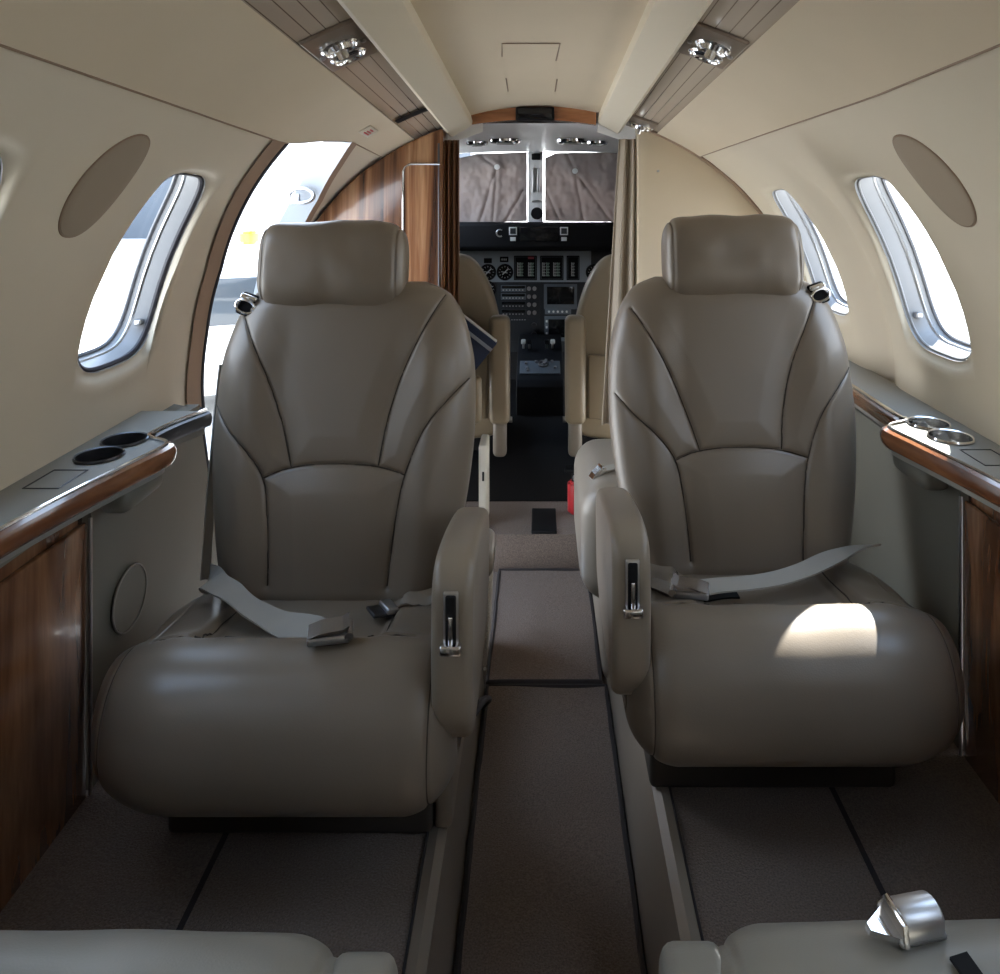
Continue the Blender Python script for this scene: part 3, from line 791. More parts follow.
def buckle(parent, loc, rot, name='buckle'):
    """lift-lever lap-belt buckle: body, curled lever lid, webbing bar"""
    b = obj(name, rbox(nb(), (0, 0, 0), (.062, .040, .012), .004), M['steel'], parent)
    b.location = loc; b.rotation_euler = rot
    bm = nb(); pts = []
    prism(bm, [(-.030, .006), (-.012, .012), (.020, .015), (.029, .020), (.029, .016), (.020, .010), (-.012, .007)], 'y', -.019, .019)
    l = obj('buckle_lever', bm, M['chrome'], b, smooth=False)
    bm = nb(); cyl(bm, (.029, 0, .004), (0, 1, 0), .0065, .040, 16); obj('buckle_bar', bm, M['chrome'], b)
    return b
def tongue(parent, loc, rot):
    t = obj('belt_tongue', rbox(nb(), (0, 0, 0), (.045, .036, .006), .002), M['dark_metal'], parent); t.location = loc; t.rotation_euler = rot
    bm = nb(); rbox(bm, (-.012, 0, .006), (.022, .040, .010), .003); obj('tongue_cover', bm, M['steel'], t)
    return t

def make_seat(loc, s, rz=0, mat='leather', label='', near=False, arm_drop=0.0, tilt=15, hr=1, hx=0.0):
    """s = +1 when the aisle is on the seat's +x side; y grows towards the backrest"""
    root = empty('cabin_seat', loc, rz, label, 'seat', 'leather cabin seats')
    me, seams, surf = backrest_mesh()
    T = math.radians(tilt); rot = (-T, 0, 0)
    piv = Vector((0, .395, .277))
    def onback(x, v, y=0): return piv+Matrix.Rotation(-T, 3, 'X') @ Vector((x, y, v))
    def share(mesh, name):
        k = (id(mesh), mat)
        if k not in _cache:
            m2 = mesh.copy(); m2.materials.clear(); m2.materials.append(M[mat]); m2.polygons.foreach_set('use_smooth', [True]*len(m2.polygons)); _cache[k] = m2
        o = bpy.data.objects.new(name, _cache[k]); C.objects.link(o); o.parent = root; return o
    b = share(me, 'backrest'); b.location = piv; b.rotation_euler = rot
    if not near:
        for sm in seams:
            bm = nb(); pts = [(x, surf(x, v)-.0002, v) for x, v in sm]
            # follow the groove floor
            tube(bm, pts, .0013, 6); q = obj('seam', bm, M['seam'], b)
    cm, lines, G = cushion_mesh(s)
    c = share(cm, 'seat_cushion')
    if not near:
        for l in lines:
            L = catmull([(x, y, 0) for x, y in l], 12); bm = nb()
            tube(bm, [(p.x, p.y, cushion_top(G, p.x, p.y)+.0006) for p in L if p.y < .33], .0013, 6) if len([p for p in L if p.y < .33]) > 3 else None
            # split at the back: the U-shaped line is cut into arms by its own ends
            if len(bm.verts): obj('seam', bm, M['seam'], c)
            else: bm.free()
        for sx in (-.234, .234):
            i = int(np.argmin(np.abs(G[:, 0, 0]-sx))); row = G[i]; bm = nb()
            cy = np.array((.16, .235)); pts = [(sx, p[1], p[2]) for p in row if p[1] < .14 and p[2] > .15]
            pts.sort(key=lambda p: math.atan2(p[2]-cy[1], -(p[1]-cy[0])))
            tube(bm, pts, .0013, 6); obj('seam', bm, M['seam'], c)
    bm = nb(); rbox(bm, (0, .405, .20), (.44, .05, .17), .015); obj('sun_block', bm, M['base_dark'], root)  # hidden block added to stop sun passing beneath the backrest
    # headrest
    if hr:
        k = 'hr%d' % hr
        if k not in _cache: _cache[k] = pillow_mesh(.152, .060, .093, hr*3.1, .0045, 7.5)
        h = share(_cache[k], 'headrest'); h.location = onback(hx, .596+(.008 if s < 0 else 0), -.037); h.rotation_euler = (-T*.5, 0, 0)
        for sx in (-.06, .06):
            bm = nb(); tube(bm, [onback(sx, .50, .0), onback(sx, .60, .0)], .006, 10); obj('headrest_post', bm, M['steel'], root)
    # backrest shell
    bm = nb(); rbox(bm, (0, .048, .24), (.40, .03, .56), .014, 4); q = obj('back_shell', bm, M['leather_light'], b)
    # aisle arm
    bm = arm_bm(s, drop=arm_drop)
    a = obj('armrest', bm, M[mat] if near else M['leather_arm'], root); a.location = (s*.267, .005, 0)
    if not near:
        z0 = .425-arm_drop
        bm = nb(); rbox(bm, (0, -.0045, z0), (.015, .008, .070), .003); sl = obj('latch_slot', bm, M['black'], a)
        bm = nb(); rbox(bm, (0, -.0055, z0), (.021, .006, .077), .002); cut = None
        obj('latch_frame', bm, M['steel'], a)
        sl.location.y = -.003
        bm = nb(); rbox(bm, (0, -.012, z0-.038), (.030, .014, .014), .003); rbox(bm, (0, -.012, z0-.012), (.006, .008, .04), .002); obj('latch_lever', bm, M['chrome'], a)
    # skirt under the arm and plinth
    if s > 0 and not near: bm = nb(); rbox(bm, (s*.236, .30, .14), (.03, .30, .28), .010); obj('side_skirt', bm, M['leather_arm'] if not near else M[mat], root)
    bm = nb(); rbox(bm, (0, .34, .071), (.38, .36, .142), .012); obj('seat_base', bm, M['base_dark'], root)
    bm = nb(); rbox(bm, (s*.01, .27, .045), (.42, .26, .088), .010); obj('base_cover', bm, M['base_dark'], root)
    return root, onback, (lambda x, y: cushion_top(G, x, y))

# left seat (beside the doorway)
LS, onb, top = make_seat((-.391, 1.045, .2), 1, 0, label='large taupe leather seat beside the open doorway, its belt halves lying apart on the cushion', hr=1, hx=-.036)
def strap(parent, pts, wd, width, mat='belt', name='lap_belt'):
    return obj(name, ribbon(nb(), pts, wd, width), M[mat], parent)
def lay(top, pts, up=.004): return [(x, y, (top(x, y) if z is None else z)+up) for x, y, z in pts]
N_ = None
st = strap(LS, lay(top, [(-.215, .345, .295), (-.20, .305, .312), (-.150, .26, .318), (-.09, .215, .312), (-.03, .175, .312), (.02, .135, .325), (.05, .100, .338)], .006),
           [(.3, -1, 0), (.35, -1, .1), (.5, -1, 0), (.5, -1, 0), (.5, -1, 0), (.45, -1, 0), (.35, -1, 0)], .048)
buckle(st, (.076, .074, top(.08, .08)+.012), (0, math.radians(2), math.radians(14)))
st = strap(LS, lay(top, [(.238, .30, .335), (.20, .285, N_), (.175, .28, N_), (.155, .27, N_), (.135, .262, N_)], .006), [(0, 1, 0), (0, 1, 0), (.3, 1, 0), (.4, 1, .1), (.5, 1, .1)], .030, 'belt_dark')
tongue(st, (.118, .250, top(.118, .25)+.014), (0, math.radians(-12), math.radians(215)))
# shoulder harness: guide on the outboard shoulder and the strap down behind the seat
g = obj('belt_guide', rbox(nb(), (0, 0, 0), (.036, .014, .046), .006), M['black'], LS); g.location = onb(-.205, .515, -.045); g.rotation_euler = (-.25, .35, 0)
bm = nb(); torus(bm, (0, -.01, -.005), (0, 1, .2), .016, .0035, 24, 8, 1.2, .8); rbox(bm, (0, -.012, .014), (.034, .01, .01), .003); obj('guide_ring', bm, M['chrome'], g)
strap(LS, [(-.262, .50, .66), (-.262, .47, .54), (-.258, .43, .40), (-.245, .38, .28)], [(.35, 1, 0)]*4, .022, 'belt', 'shoulder_strap')

RS, onb, top = make_seat((.407, 1.135, .2), -1, 0, label='large taupe leather seat with a bright sun patch and lap belt across its cushion', hr=2, hx=.014)
st = strap(RS, lay(top, [(.245, .335, .318), (.20, .315, .322), (.14, .28, .320), (.08, .245, .316), (.02, .215, .316), (-.04, .188, .322), (-.10, .165, .330), (-.13, .150, .334)], .006),
           [(0, 1, -.5), (0, 1, -.3), (-.3, 1, 0), (-.4, 1, 0), (-.2, 1, 0), (-.1, 1, 0), (0, 1, 0), (0, 1, 0)], .042)
buckle(st, (-.150, .145, top(-.15, .15)+.016), (0, math.radians(4), math.radians(165)))
strap(RS, lay(top, [(-.248, .27, .33), (-.225, .255, N_), (-.195, .215, N_), (-.17, .17, N_)], .006), [(0, 1, 0), (.2, 1, .1), (.5, 1, 0), (.6, 1, 0)], .030, 'belt_dark')
st = strap(RS, lay(top, [(-.12, .20, N_), (-.08, .215, N_), (-.05, .22, N_)], .006), [(0, 1, .1)]*3, .022, 'black')
g = obj('belt_guide', rbox(nb(), (0, 0, 0), (.036, .014, .046), .006), M['black'], RS); g.location = onb(.195, .525, -.045); g.rotation_euler = (-.25, -.35, 0)
bm = nb(); torus(bm, (0, -.01, -.005), (0, 1, .2), .016, .0035, 24, 8, 1.2, .8); rbox(bm, (0, -.012, .014), (.034, .01, .01), .003); obj('guide_ring', bm, M['chrome'], g)

# the pair facing forward, only their cushion edges in view
NL, onb, top = make_seat((-.430, .725, .2), -1, PI, 'leather_near', 'pale grey leather seat at the bottom edge, on the doorway side, nothing on its cushion', near=True, arm_drop=.165, tilt=25, hr=3)
NR, onb, top = make_seat((.410, .735, .2), 1, PI, 'leather_near', 'pale grey leather seat with a chrome belt buckle lying on its cushion edge', near=True, arm_drop=.165, tilt=25, hr=3)
st = strap(NR, [(.0, .22, .325), (.028, .13, .345), (.042, .075, .352)], [(1, 0, 0)]*3, .018, 'black')
bk = obj('buckle', rbox(nb(), (0, 0, 0), (.052, .034, .006), .002), M['steel'], st)
bk.location = (.068, .045, .353); bk.rotation_euler = (math.radians(-14), math.radians(-8), math.radians(18))
bm = nb(); ring = []
for x_, f_ in ((-.024, .8), (-.020, 1.0), (.020, 1.0), (.024, .86)):
    ring.append([bm.verts.new((x_, -.017*math.cos(a_)*f_, .003+.017*math.sin(a_)*f_)) for a_ in lin(0, PI, 14)])
for A, B in zip(ring, ring[1:]):
    for k in range(14): bm.faces.new((A[k], A[k+1], B[k+1], B[k]))
bm.faces.new(ring[0]); bm.faces.new(ring[-1]); obj('buckle_lever', bm, M['steel'], bk)
bm = nb(); tube(bm, [(.022, -.018, .001), (.024, -.012, .016), (.024, .012, .016), (.022, .018, .001)], .0028, 8); obj('buckle_bar', bm, M['chrome'], bk)
bm = nb(); prism(bm, [(.024, -.014), (.050, -.003), (.050, .003), (.024, .014)], 'z', -.002, .004); obj('buckle_tip', bm, M['chrome'], bk, smooth=False)

# ------------------------------------------------------------------ ceiling service units
def frame_at(side, D, th):
    p = wp(side, D, th, 0); n = (wp(side, D, th, -1)-p).normalized(); dy = (wp(side, D+.05, th)-p).normalized(); dx = n.cross(dy).normalized()
    n = dx.cross(dy)
    if n.z > 0: n = -n; dx = -dx
    return Matrix(((dx.x, dy.x, n.x, p.x), (dx.y, dy.y, n.y, p.y), (dx.z, dy.z, n.z, p.z), (0, 0, 0, 1)))
def service_unit(side, D0, D1, t0, t1, label, nl=2, spread=.03):
    Dm, tm = (D0+D1)/2, (t0+t1)/2; F = frame_at(side, Dm, tm)
    root = empty('reading_light_unit', (0, 0, 0), label=label, cat='reading light', group='reading light units in the ceiling strips'); root.matrix_world = F
    wd = (wp(side, Dm, t0)-wp(side, Dm, t1)).length; L = D1-D0
    bm = nb(); rbox(bm, (0, 0, .002), (wd, L, .008), .003); obj('unit_plate', bm, M['unit_plate'], root)
    for k in range(nl):
        y = (k-(nl-1)/2)*spread*2
        bm = nb(); rr = []
        for r_, z_ in ((.034, .005), (.034, .013), (.030, .016), (.026, .012), (.024, .004)):
            rr.append([bm.verts.new((r_*math.cos(2*PI*i/32), y+r_*math.sin(2*PI*i/32), z_)) for i in range(32)])
        for A, B in zip(rr, rr[1:]):
            for i in range(32): bm.faces.new((A[i], A[(i+1) % 32], B[(i+1) % 32], B[i]))
        q = obj('lamp_ring', bm, M['chrome'], root)
        bm = nb(); cyl(bm, (0, y, .010), (0, .2, 1), .027 if k == 0 else .0225, .018 if k == 0 else .010, 28, r2=.022, bev=.002)
        if k == 0: cyl(bm, (0, y, .026), (0, .25, 1), .010, .016, 16, bev=.002)
        obj('air_nozzle' if k == 0 else 'lamp', bm, M['chrome'] if k == 0 else M['dark_metal'], root)
    for sx in (-1, 1):
        bm = nb(); cyl(bm, (sx*wd*.40, 0, .007), (0, 0, 1), .005, .008, 16, bev=.001); obj('switch_button', bm, M['steel'], root)
service_unit(-1, 1.235, 1.435, 61.4, 68.2, 'bronze plate with chrome reading light and air nozzle, in the strip above the doorway-side window')
service_unit(1, 1.30, 1.485, 64.0, 70.9, 'bronze plate with chrome reading light and air nozzle, above the sunlit seat')
service_unit(1, 2.22, 2.39, 65.0, 70.9, 'small far reading light unit with bright chrome knobs above the beige divider', nl=1)
# dark gap and end plate in the left strip
bm = nb(); strip(bm, -1, lin(2.02, 2.07, 2), [61.6, 64, 66, 68.1], -.004); o = obj('strip_slot', bm, M['black']); tag(o, 'dark slot across the left ceiling strip near the doorway', 'slot')
# placard
F = frame_at(-1, 1.98, 56.7)
p_ = empty('placard', (0, 0, 0), label='small white placard with red marks on the headliner above the doorway', cat='placard'); p_.matrix_world = F
bm = nb(); rbox(bm, (0, 0, .007), (.035, .10, .002), .0005); obj('placard_plate', bm, M['cream'], p_)
bm = nb()
for k in range(3): rbox(bm, (.008-.008*k, .0, .0085), (.004, .05-.008*k, .001))
obj('red_lines', bm, M['mark_red'], p_)

# ------------------------------------------------------------------ dividers
DV = 2.35
def arch_pts(side, D, xin, n=24, z0=.112, inset=.0):
    """polygon from inner edge xin out to the fuselage wall at depth D"""
    b = sc(D); pts = []; A = AX-inset
    ti = math.acos(abs(xin)/A); lo_ = 0
    for k in range(n+1):
        t = lo_+(ti-lo_)*k/n; pts.append((side*A*math.cos(t), .75+(b-inset)*math.sin(t)))
    return [(side*xin, z0), (side*.70, z0), (side*.80, .5)]+pts
cab = empty('wardrobe_cabinet', (-.55, DV, .0), label='glossy striped walnut cabinet with an arched top between doorway and cockpit', cat='cabinet')
bm = nb(); prism(bm, arch_pts(-1, DV, .305, z0=.0, inset=.008), 'y', DV, DV+.20); bevel_all(bm, .010, 3, .9)
bmesh.ops.translate(bm, vec=(.55, -DV, 0), verts=bm.verts); obj('cabinet_body', bm, M['wood_door'], cab)
bm = nb(); x0, x1 = -.424, -.312; z1 = 1.23+20/750*DV
prism(bm, [(x0, .2), (x1, .2), (x1, z1), (x0+.02, z1), (x0+.006, z1-.006), (x0, z1-.02)], 'y', DV-.012, DV+.002); bmesh.ops.translate(bm, vec=(.55, -DV, 0), verts=bm.verts)
dr = obj('cabinet_door', bm, M['wood_door'], cab, smooth=False)
bm = nb(); tube(bm, [(x0-.003+.55, -.012, .22), (x0-.003+.55, -.012, z1-.02), (x0+.003+.55, -.012, z1-.006), (x0+.02+.55, -.012, z1+.003), (x1+.55, -.012, z1+.003)], .0035, 8); obj('chrome_edge', bm, M['chrome'], dr)
bm = nb(); tube(bm, [(.55-.316, -.01, .22), (.55-.316, -.01, 1.36)], .003, 8); obj('chrome_edge', bm, M['dark_metal'], cab)
dv = empty('divider_panel', (.55, DV, 0), label='plain beige bulkhead panel with arched edge behind the sunlit seat', cat='divider')
bm = nb(); prism(bm, arch_pts(1, DV, .305, inset=.004), 'y', DV, DV+.05); bevel_all(bm, .006, 3, .9); bmesh.ops.translate(bm, vec=(-.55, -DV, 0), verts=bm.verts); obj('panel_face', bm, M['headliner'], dv)
pts = [(x-.55, -.004, z) for x, z in arch_pts(1, DV, .305, inset=.004)[3:]]
bm = nb(); tube(bm, pts, .006, 8); obj('edge_piping', bm, M['brown_trim'], dv)
bm = nb(); cyl(bm, (at(658, 171, DV).x-.55, -.003, at(658, 171, DV).z), (0, 1, 0), .004, .006, 12); obj('screw', bm, M['steel'], dv)

# wooden arch above the cockpit opening with the unlit sign, header plates closing the ring
DA = 2.47
bm = nb(); top_, bot_ = [], []
for k in range(25):
    X = -.228+.412*k/24; t = (k-12)/12
    top_.append((X, EYE+(185-(101+8*t*t))/750*DA)); bot_.append((X, EYE+(185-(120+5*t*t))/750*DA))
prism(bm, top_+bot_[::-1], 'y', DA-.01, DA+.03); o = struct('trim_15', bm, M['wood_arch'], smooth=False)
bm = nb(); a_, b_ = at(516, 108, DA), at(554, 121, DA); rbox(bm, ((a_.x+b_.x)/2, DA-.02, (a_.z+b_.z)/2), (b_.x-a_.x, .024, a_.z-b_.z), .003)
o = empty('sign_box', ((a_.x+b_.x)/2, DA-.02, (a_.z+b_.z)/2), label='small dark unlit sign box centred on the wooden arch', cat='sign')
bmesh.ops.translate(bm, vec=-Vector(o.location), verts=bm.verts); obj('sign_housing', bm, M['black'], o)
bm = nb(); rbox(bm, (0, -.013, 0), (b_.x-a_.x-.012, .003, a_.z-b_.z-.010), .001); obj('sign_face', bm, M['screen'], o)
bm = nb()
for side in (-1, 1):
    poly = [(side*.19, 1.405), (side*.19, 1.52)]+[(side*AX*math.cos(t), .75+sc(DA)*math.sin(t)+.03) for t in lin(math.radians(76), math.radians(55), 8)]+[(side*.50, 1.30), (side*.32, 1.36)]
    prism(bm, poly, 'y', DA+.005, DA+.03)
struct('wall_header', bm, M['overhead'], smooth=False)

# curtains
def curtain(name, x0, x1, z0, z1, D, amp, nf, mat, label, spread):
    nu, nv = 90, 40; V = []
    for i in range(nu):
        for j in range(nv):
            u = i/(nu-1); v = j/(nv-1); z = z0+(z1-z0)*v
            x = x0+(x1-x0)*u + spread*(1-v)*(u-1)*1.0
            y = D+amp*(.6+.5*(1-v))*math.sin(u*nf*2*PI+.9*math.sin(v*2.2))+.006*pnoise(Vector((u*5, v*3, 1)))
            V.append((x, y, z))
    me = grid_mesh(name, np.array(V), nu, nv); o = obj(name, me, M[mat], angle=0)
    md = o.modifiers.new('thick', 'SOLIDIFY'); md.thickness = .003
    return tag(o, label, 'curtain')
curtain('cockpit_curtain', .252, .303, .47, 1.375, 2.37, .016, 2, 'curtain', 'beige curtain gathered in folds against the plain beige divider', .055)
curtain('brown_curtain', -.305, -.262, .62, 1.375, 2.42, .016, 2.5, 'curtain_brown', 'dark brown satin curtain gathered beside the walnut cabinet', -.0)

# carpeted box paled by painted daylight, beside the aisle, left; cream slab; side seat, right
bx = empty('carpeted_box', (-.18, 1.86, 0), label='carpeted storage box, paled by painted daylight, beside the aisle behind the doorway seat', cat='storage box')
bm = nb(); prism(bm, [(-.075, .016), (.044, .016), (.050, .06), (.058, .25), (-.075, .25)], 'y', 0, .14); bevel_all(bm, .004, 2); obj('box_body', bm, M['carpet_daylit'], bx)
bm = nb(); rbox(bm, (-.008, .07, .285), (.145, .16, .075), .028, 5); obj('box_cushion', bm, M['leather_light'], bx)
bm = nb(); rbox(bm, (-.012, -.004, .026), (.12, .012, .016), .004); obj('lower_edge', bm, M['leather_light'], bx)
# dark straps looped on the floor edge under the left seat
bm = nb()
for k in range(2):
    tube(bm, catmull([(-.150+.01*k, 1.60, .10), (-.128+.006*k, 1.66, .09), (-.122+.006*k, 1.72, .05), (-.135, 1.75, .012)], 8), .006, 8)
o = obj('looped_strap', bm, M['dark_rubber']); tag(o, 'dark straps looped at the aisle edge under the doorway seat', 'strap')
mh = empty('door_edge_panel', (-.186, 2.50, .112), label='narrow cream panel standing upright behind the doorway seat', cat='panel')
bm = nb(); rbox(bm, (0, 0, .135), (.028, .12, .27), .008); obj('panel_body', bm, M['cream'], mh)
bm = nb(); rbox(bm, (.001, -.061, .17), (.006, .003, .03), .001); obj('panel_slot', bm, M['black'], mh)
ss = empty('jump_seat', (.30, 2.0, .0), label='rounded pale leather jump seat with a buckle on top, behind the sunlit seat', cat='seat')
bm = nb(); rbox(bm, (.0, .06, .33), (.40, .44, .30), .075, 6); obj('seat_cushion', bm, M['leather_light'], ss)
bm = nb(); rbox(bm, (.025, .06, .12), (.34, .42, .26), .03, 4); obj('seat_base', bm, M['leather_light'], ss)
st = strap(ss, [(-.165, -.05, .455), (-.13, -.03, .482), (-.06, 0, .486), (.02, .05, .486)], [(0, 1, 0)]*4, .035, 'belt'); jb = buckle(st, (-.150, -.045, .478), (0, math.radians(-35), .3)); jb.scale = (.7, .7, .7)
# fire extinguisher
fe = empty('fire_extinguisher', (.120, 2.56, .112), label='small red fire extinguisher on the floor at the cockpit entrance', cat='fire extinguisher')
bm = nb(); cyl(bm, (0, 0, .055), (0, 0, 1), .026, .11, 24, bev=.008); obj('bottle', bm, M['red_paint'], fe)
bm = nb(); cyl(bm, (0, 0, .122), (0, 0, 1), .012, .03, 16); rbox(bm, (-.012, -.005, .145), (.05, .014, .012), .003); rbox(bm, (-.012, -.005, .16), (.045, .012, .006), .002); obj('valve', bm, M['black'], fe)
bm = nb(); cyl(bm, (0, -.018, .125), (0, 1, 0), .009, .012, 16); obj('pressure_gauge', bm, M['steel'], fe)

# ------------------------------------------------------------------ cockpit
# shell narrowing to the windscreen
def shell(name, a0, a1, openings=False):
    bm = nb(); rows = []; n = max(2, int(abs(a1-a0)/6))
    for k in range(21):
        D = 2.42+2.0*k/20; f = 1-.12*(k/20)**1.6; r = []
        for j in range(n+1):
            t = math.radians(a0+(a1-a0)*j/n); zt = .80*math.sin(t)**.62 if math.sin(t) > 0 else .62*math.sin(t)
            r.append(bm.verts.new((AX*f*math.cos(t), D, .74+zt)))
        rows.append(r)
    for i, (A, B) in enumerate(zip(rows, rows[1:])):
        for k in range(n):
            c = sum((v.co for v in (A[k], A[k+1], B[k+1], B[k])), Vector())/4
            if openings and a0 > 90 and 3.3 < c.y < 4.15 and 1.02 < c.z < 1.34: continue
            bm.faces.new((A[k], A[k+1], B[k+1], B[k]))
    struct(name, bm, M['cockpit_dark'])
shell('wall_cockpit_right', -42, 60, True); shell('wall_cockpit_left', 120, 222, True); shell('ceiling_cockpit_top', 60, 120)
for side in (-1,):
    bm = nb(); rows = []
    for D in lin(3.0, 4.2, 6):
        f = 1-.12*((D-2.42)/2.0)**1.6; rows.append([bm.verts.new((side*AX*f*math.cos(t)*1.004, D, .74+.80*math.sin(t)**.62)) for t in lin(.05, .9, 8)])
    for A, B in zip(rows, rows[1:]):
        for k in range(8): bm.faces.new((A[k], A[k+1], B[k+1], B[k]))
    nwin += 1; struct('window_%d' % nwin, bm, M['glass'])
# overhead lining
bm = nb(); rows = []
for D in lin(2.49, 4.22, 14):
    z = float(np.interp(D, [2.49, 3.0, 3.6, 4.22], [1.435, 1.425, 1.42, 1.418])); r = []
    for k in range(17):
        X = -.56+1.12*k/16; r.append(bm.verts.new((X, D, z-.02*(abs(X)/.56)**3)))
    rows.append(r)
for A, B in zip(rows, rows[1:]):
    for k in range(16): bm.faces.new((A[k], A[k+1], B[k+1], B[k]))
struct('ceiling_cockpit', bm, M['overhead'])
for (px, py, r, lab) in ((505, 139, .055, 'round overhead air vent left of centre above the windscreen'), (572, 139, .055, 'round overhead air vent right of centre above the windscreen'), (477, 143, .035, 'small outer air vent near the brown curtain above the windscreen'), (597, 143, .035, 'small outer air vent near the beige curtain above the windscreen')):
    D = 3.15 if r > .05 else 3.25; p = at(px, py, D); p.z = float(np.interp(D, [2.49, 3.0, 3.6], [1.435, 1.425, 1.42]))-.02*(abs(p.x)/.56)**3
    v = empty('air_vent', p, label=lab, cat='air vent', group='overhead cockpit vents')
    bm = nb(); torus(bm, (0, 0, -.006), (0, 0, 1), r, .013, 28, 8, 1, 1.3); obj('vent_ring', bm, M['chrome'], v)
    bm = nb(); cyl(bm, (0, 0, -.006), (0, 0, 1), r*.75, .02, 24); obj('vent_core', bm, M['black'], v)
    bm = nb(); rbox(bm, (0, -.0, -.018), (r*1.3, .014, .012), .003); obj('vent_vane', bm, M['steel'], v)
# windscreen frame
DW = 4.30
def P2(px, py, D=DW): q = at(px, py, D); return (q.x, q.z)
bm = nb()
def frame_poly(pts, y0=DW, y1=DW+.05): prism(bm, [P2(*p) for p in pts], 'y', y0, y1)
frame_poly([(400, 100), (700, 100), (700, 149), (400, 149)])
frame_poly([(400, 149), (449, 149), (449, 230), (400, 230)])
frame_poly([(637, 149), (700, 149), (700, 230), (637, 230)])
frame_poly([(400, 228), (700, 228), (700, 430), (400, 430)])
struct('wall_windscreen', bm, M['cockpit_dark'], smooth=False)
pst = empty('centre_post', at(536, 186, DW-.03), label='white windscreen centre post with a slotted bracket and compass', cat='post')
def L(px, py, D=DW): return at(px, py, D)-Vector(pst.location)
bm = nb(); a_, b_ = L(528, 150), L(543, 222); rbox(bm, ((a_.x+b_.x)/2, .03, (a_.z+b_.z)/2), (b_.x-a_.x, .05, a_.z-b_.z), .004); obj('post_body', bm, M['white_paint'], pst)
bm = nb()
for x in (533.5, 538.5): q = L(x, 180); rbox(bm, (q.x, -.0, q.z), (.016, .02, .14), .004)
obj('bracket_rail', bm, M['steel'], pst)
bm = nb(); q = L(536, 157); rbox(bm, (q.x, -.005, q.z), (.05, .03, .035), .005); obj('post_clip', bm, M['black'], pst)
bm = nb(); q = L(537, 213); cyl(bm, (q.x, -.03, q.z), (0, 1, 0), .034, .06, 24, bev=.006); obj('compass', bm, M['black'], pst)
bm = nb(); q = L(537, 201); rbox(bm, (q.x, -.0, q.z), (.06, .02, .012), .003); obj('bracket_bar', bm, M['steel'], pst)
# sun shades: quilted grey fabric with folds and a white sucker
def shade(poly, dot, folds, label):
    cx_ = sum(p[0] for p in poly)/len(poly); cy_ = sum(p[1] for p in poly)/len(poly)
    root = empty('sun_shade', at(cx_, cy_, DW-.03), label=label, cat='sun shade')
    n = 60; x0 = min(p[0] for p in poly); x1 = max(p[0] for p in poly)
    # top and bottom outline by x
    tp = sorted([p for p in poly if p[1] < cy_]); bt = sorted([p for p in poly if p[1] >= cy_])
    V = []
    for i in range(n):
        x = x0+(x1-x0)*i/(n-1); a = np.interp(x, [p[0] for p in tp], [p[1] for p in tp]); b = np.interp(x, [p[0] for p in bt], [p[1] for p in bt])
        for j in range(n):
            y = a+(b-a)*j/(n-1); q = at(x, y, DW-.03)
            d = .012*pnoise(Vector((x*.08, y*.06, 2)))+.006*pnoise(Vector((x*.22, y*.18, 7)))
            for f in folds:
                dd = seg_dist(np.array([[x, y]]), f)[0]; d += .009*math.exp(-(dd/1.5)**2)-.004*math.exp(-((dd-3)/2.5)**2)
            V.append((q.x-root.location.x, d, q.z-root.location.z))
    me = grid_mesh('shade_cloth', np.array(V), n, n); q = obj('shade_cloth', me, M['shade'], root, angle=0)
    md = q.modifiers.new('thick', 'SOLIDIFY'); md.thickness = .004
    p = at(*dot, DW-.05)-root.location; bm = nb(); cyl(bm, (p.x, -.018, p.z), (0, 1, 0), .016, .016, 20, bev=.003); obj('suction_cup', bm, M['white_paint'], root)
shade([(451, 160), (478, 154), (527, 152), (527, 221), (500, 222), (452, 224)], (497, 167), [[(497, 167), (480, 222)], [(497, 167), (493, 222)], [(524, 190), (505, 222)], [(478, 154), (497, 167)]], 'crumpled grey sun shade covering the windscreen half beside the walnut cabinet')
shade([(545, 158), (556, 153), (634, 152), (634, 222), (545, 221)], (575, 171), [[(567, 153), (575, 171)], [(575, 171), (584, 222)], [(575, 171), (612, 222)], [(545, 188), (560, 221)]], 'smooth grey sun shade covering the windscreen half beside the beige curtain')
# glareshield
gs = empty('glareshield', (0, 4.0, .95), label='black glareshield hood with white square buttons over the instrument panel', cat='glareshield')
poly = [(4.235, 1.02), (3.96, 1.035), (3.925, 1.02), (3.92, .905), (3.94, .885), (4.235, .885)]
bm = nb(); prism(bm, poly, 'x', -.56, .56); bevel_all(bm, .008, 3); bmesh.ops.translate(bm, vec=(0, -4.0, -.95), verts=bm.verts); obj('hood', bm, M['black'], gs)
DG = 3.918
for px in (513, 564):
    for py, sz, m in ((231, 8, 'mark_white'), (239, 5.5, 'mark_white')):
        q = at(px, py, DG)-Vector(gs.location); s_ = sz/750*DG
        bm = nb(); rbox(bm, (q.x, q.y-.003, q.z), (s_, .006, s_*(1 if py < 235 else .7)), .001); b_ = obj('button', bm, M[m], gs)
        if py < 235:
            bm = nb(); rbox(bm, (q.x, q.y-.007, q.z), (s_*.72, .004, s_*.72), .001); obj('button_face', bm, M['panel_dark'], b_)
q = at(500, 233, DG)-Vector(gs.location); bm = nb()
tube(bm, [(q.x+.018*math.cos(a), q.y-.004, q.z+.018*math.sin(a)) for a in lin(.9, 5.3, 16)], .004, 6); obj('knob_ring', bm, M['steel'], gs)
q = at(539, 234, DG)-Vector(gs.location); bm = nb(); rbox(bm, (q.x, q.y-.002, q.z), (.2, .004, .075), .004); obj('warning_display', bm, M['screen'], gs)

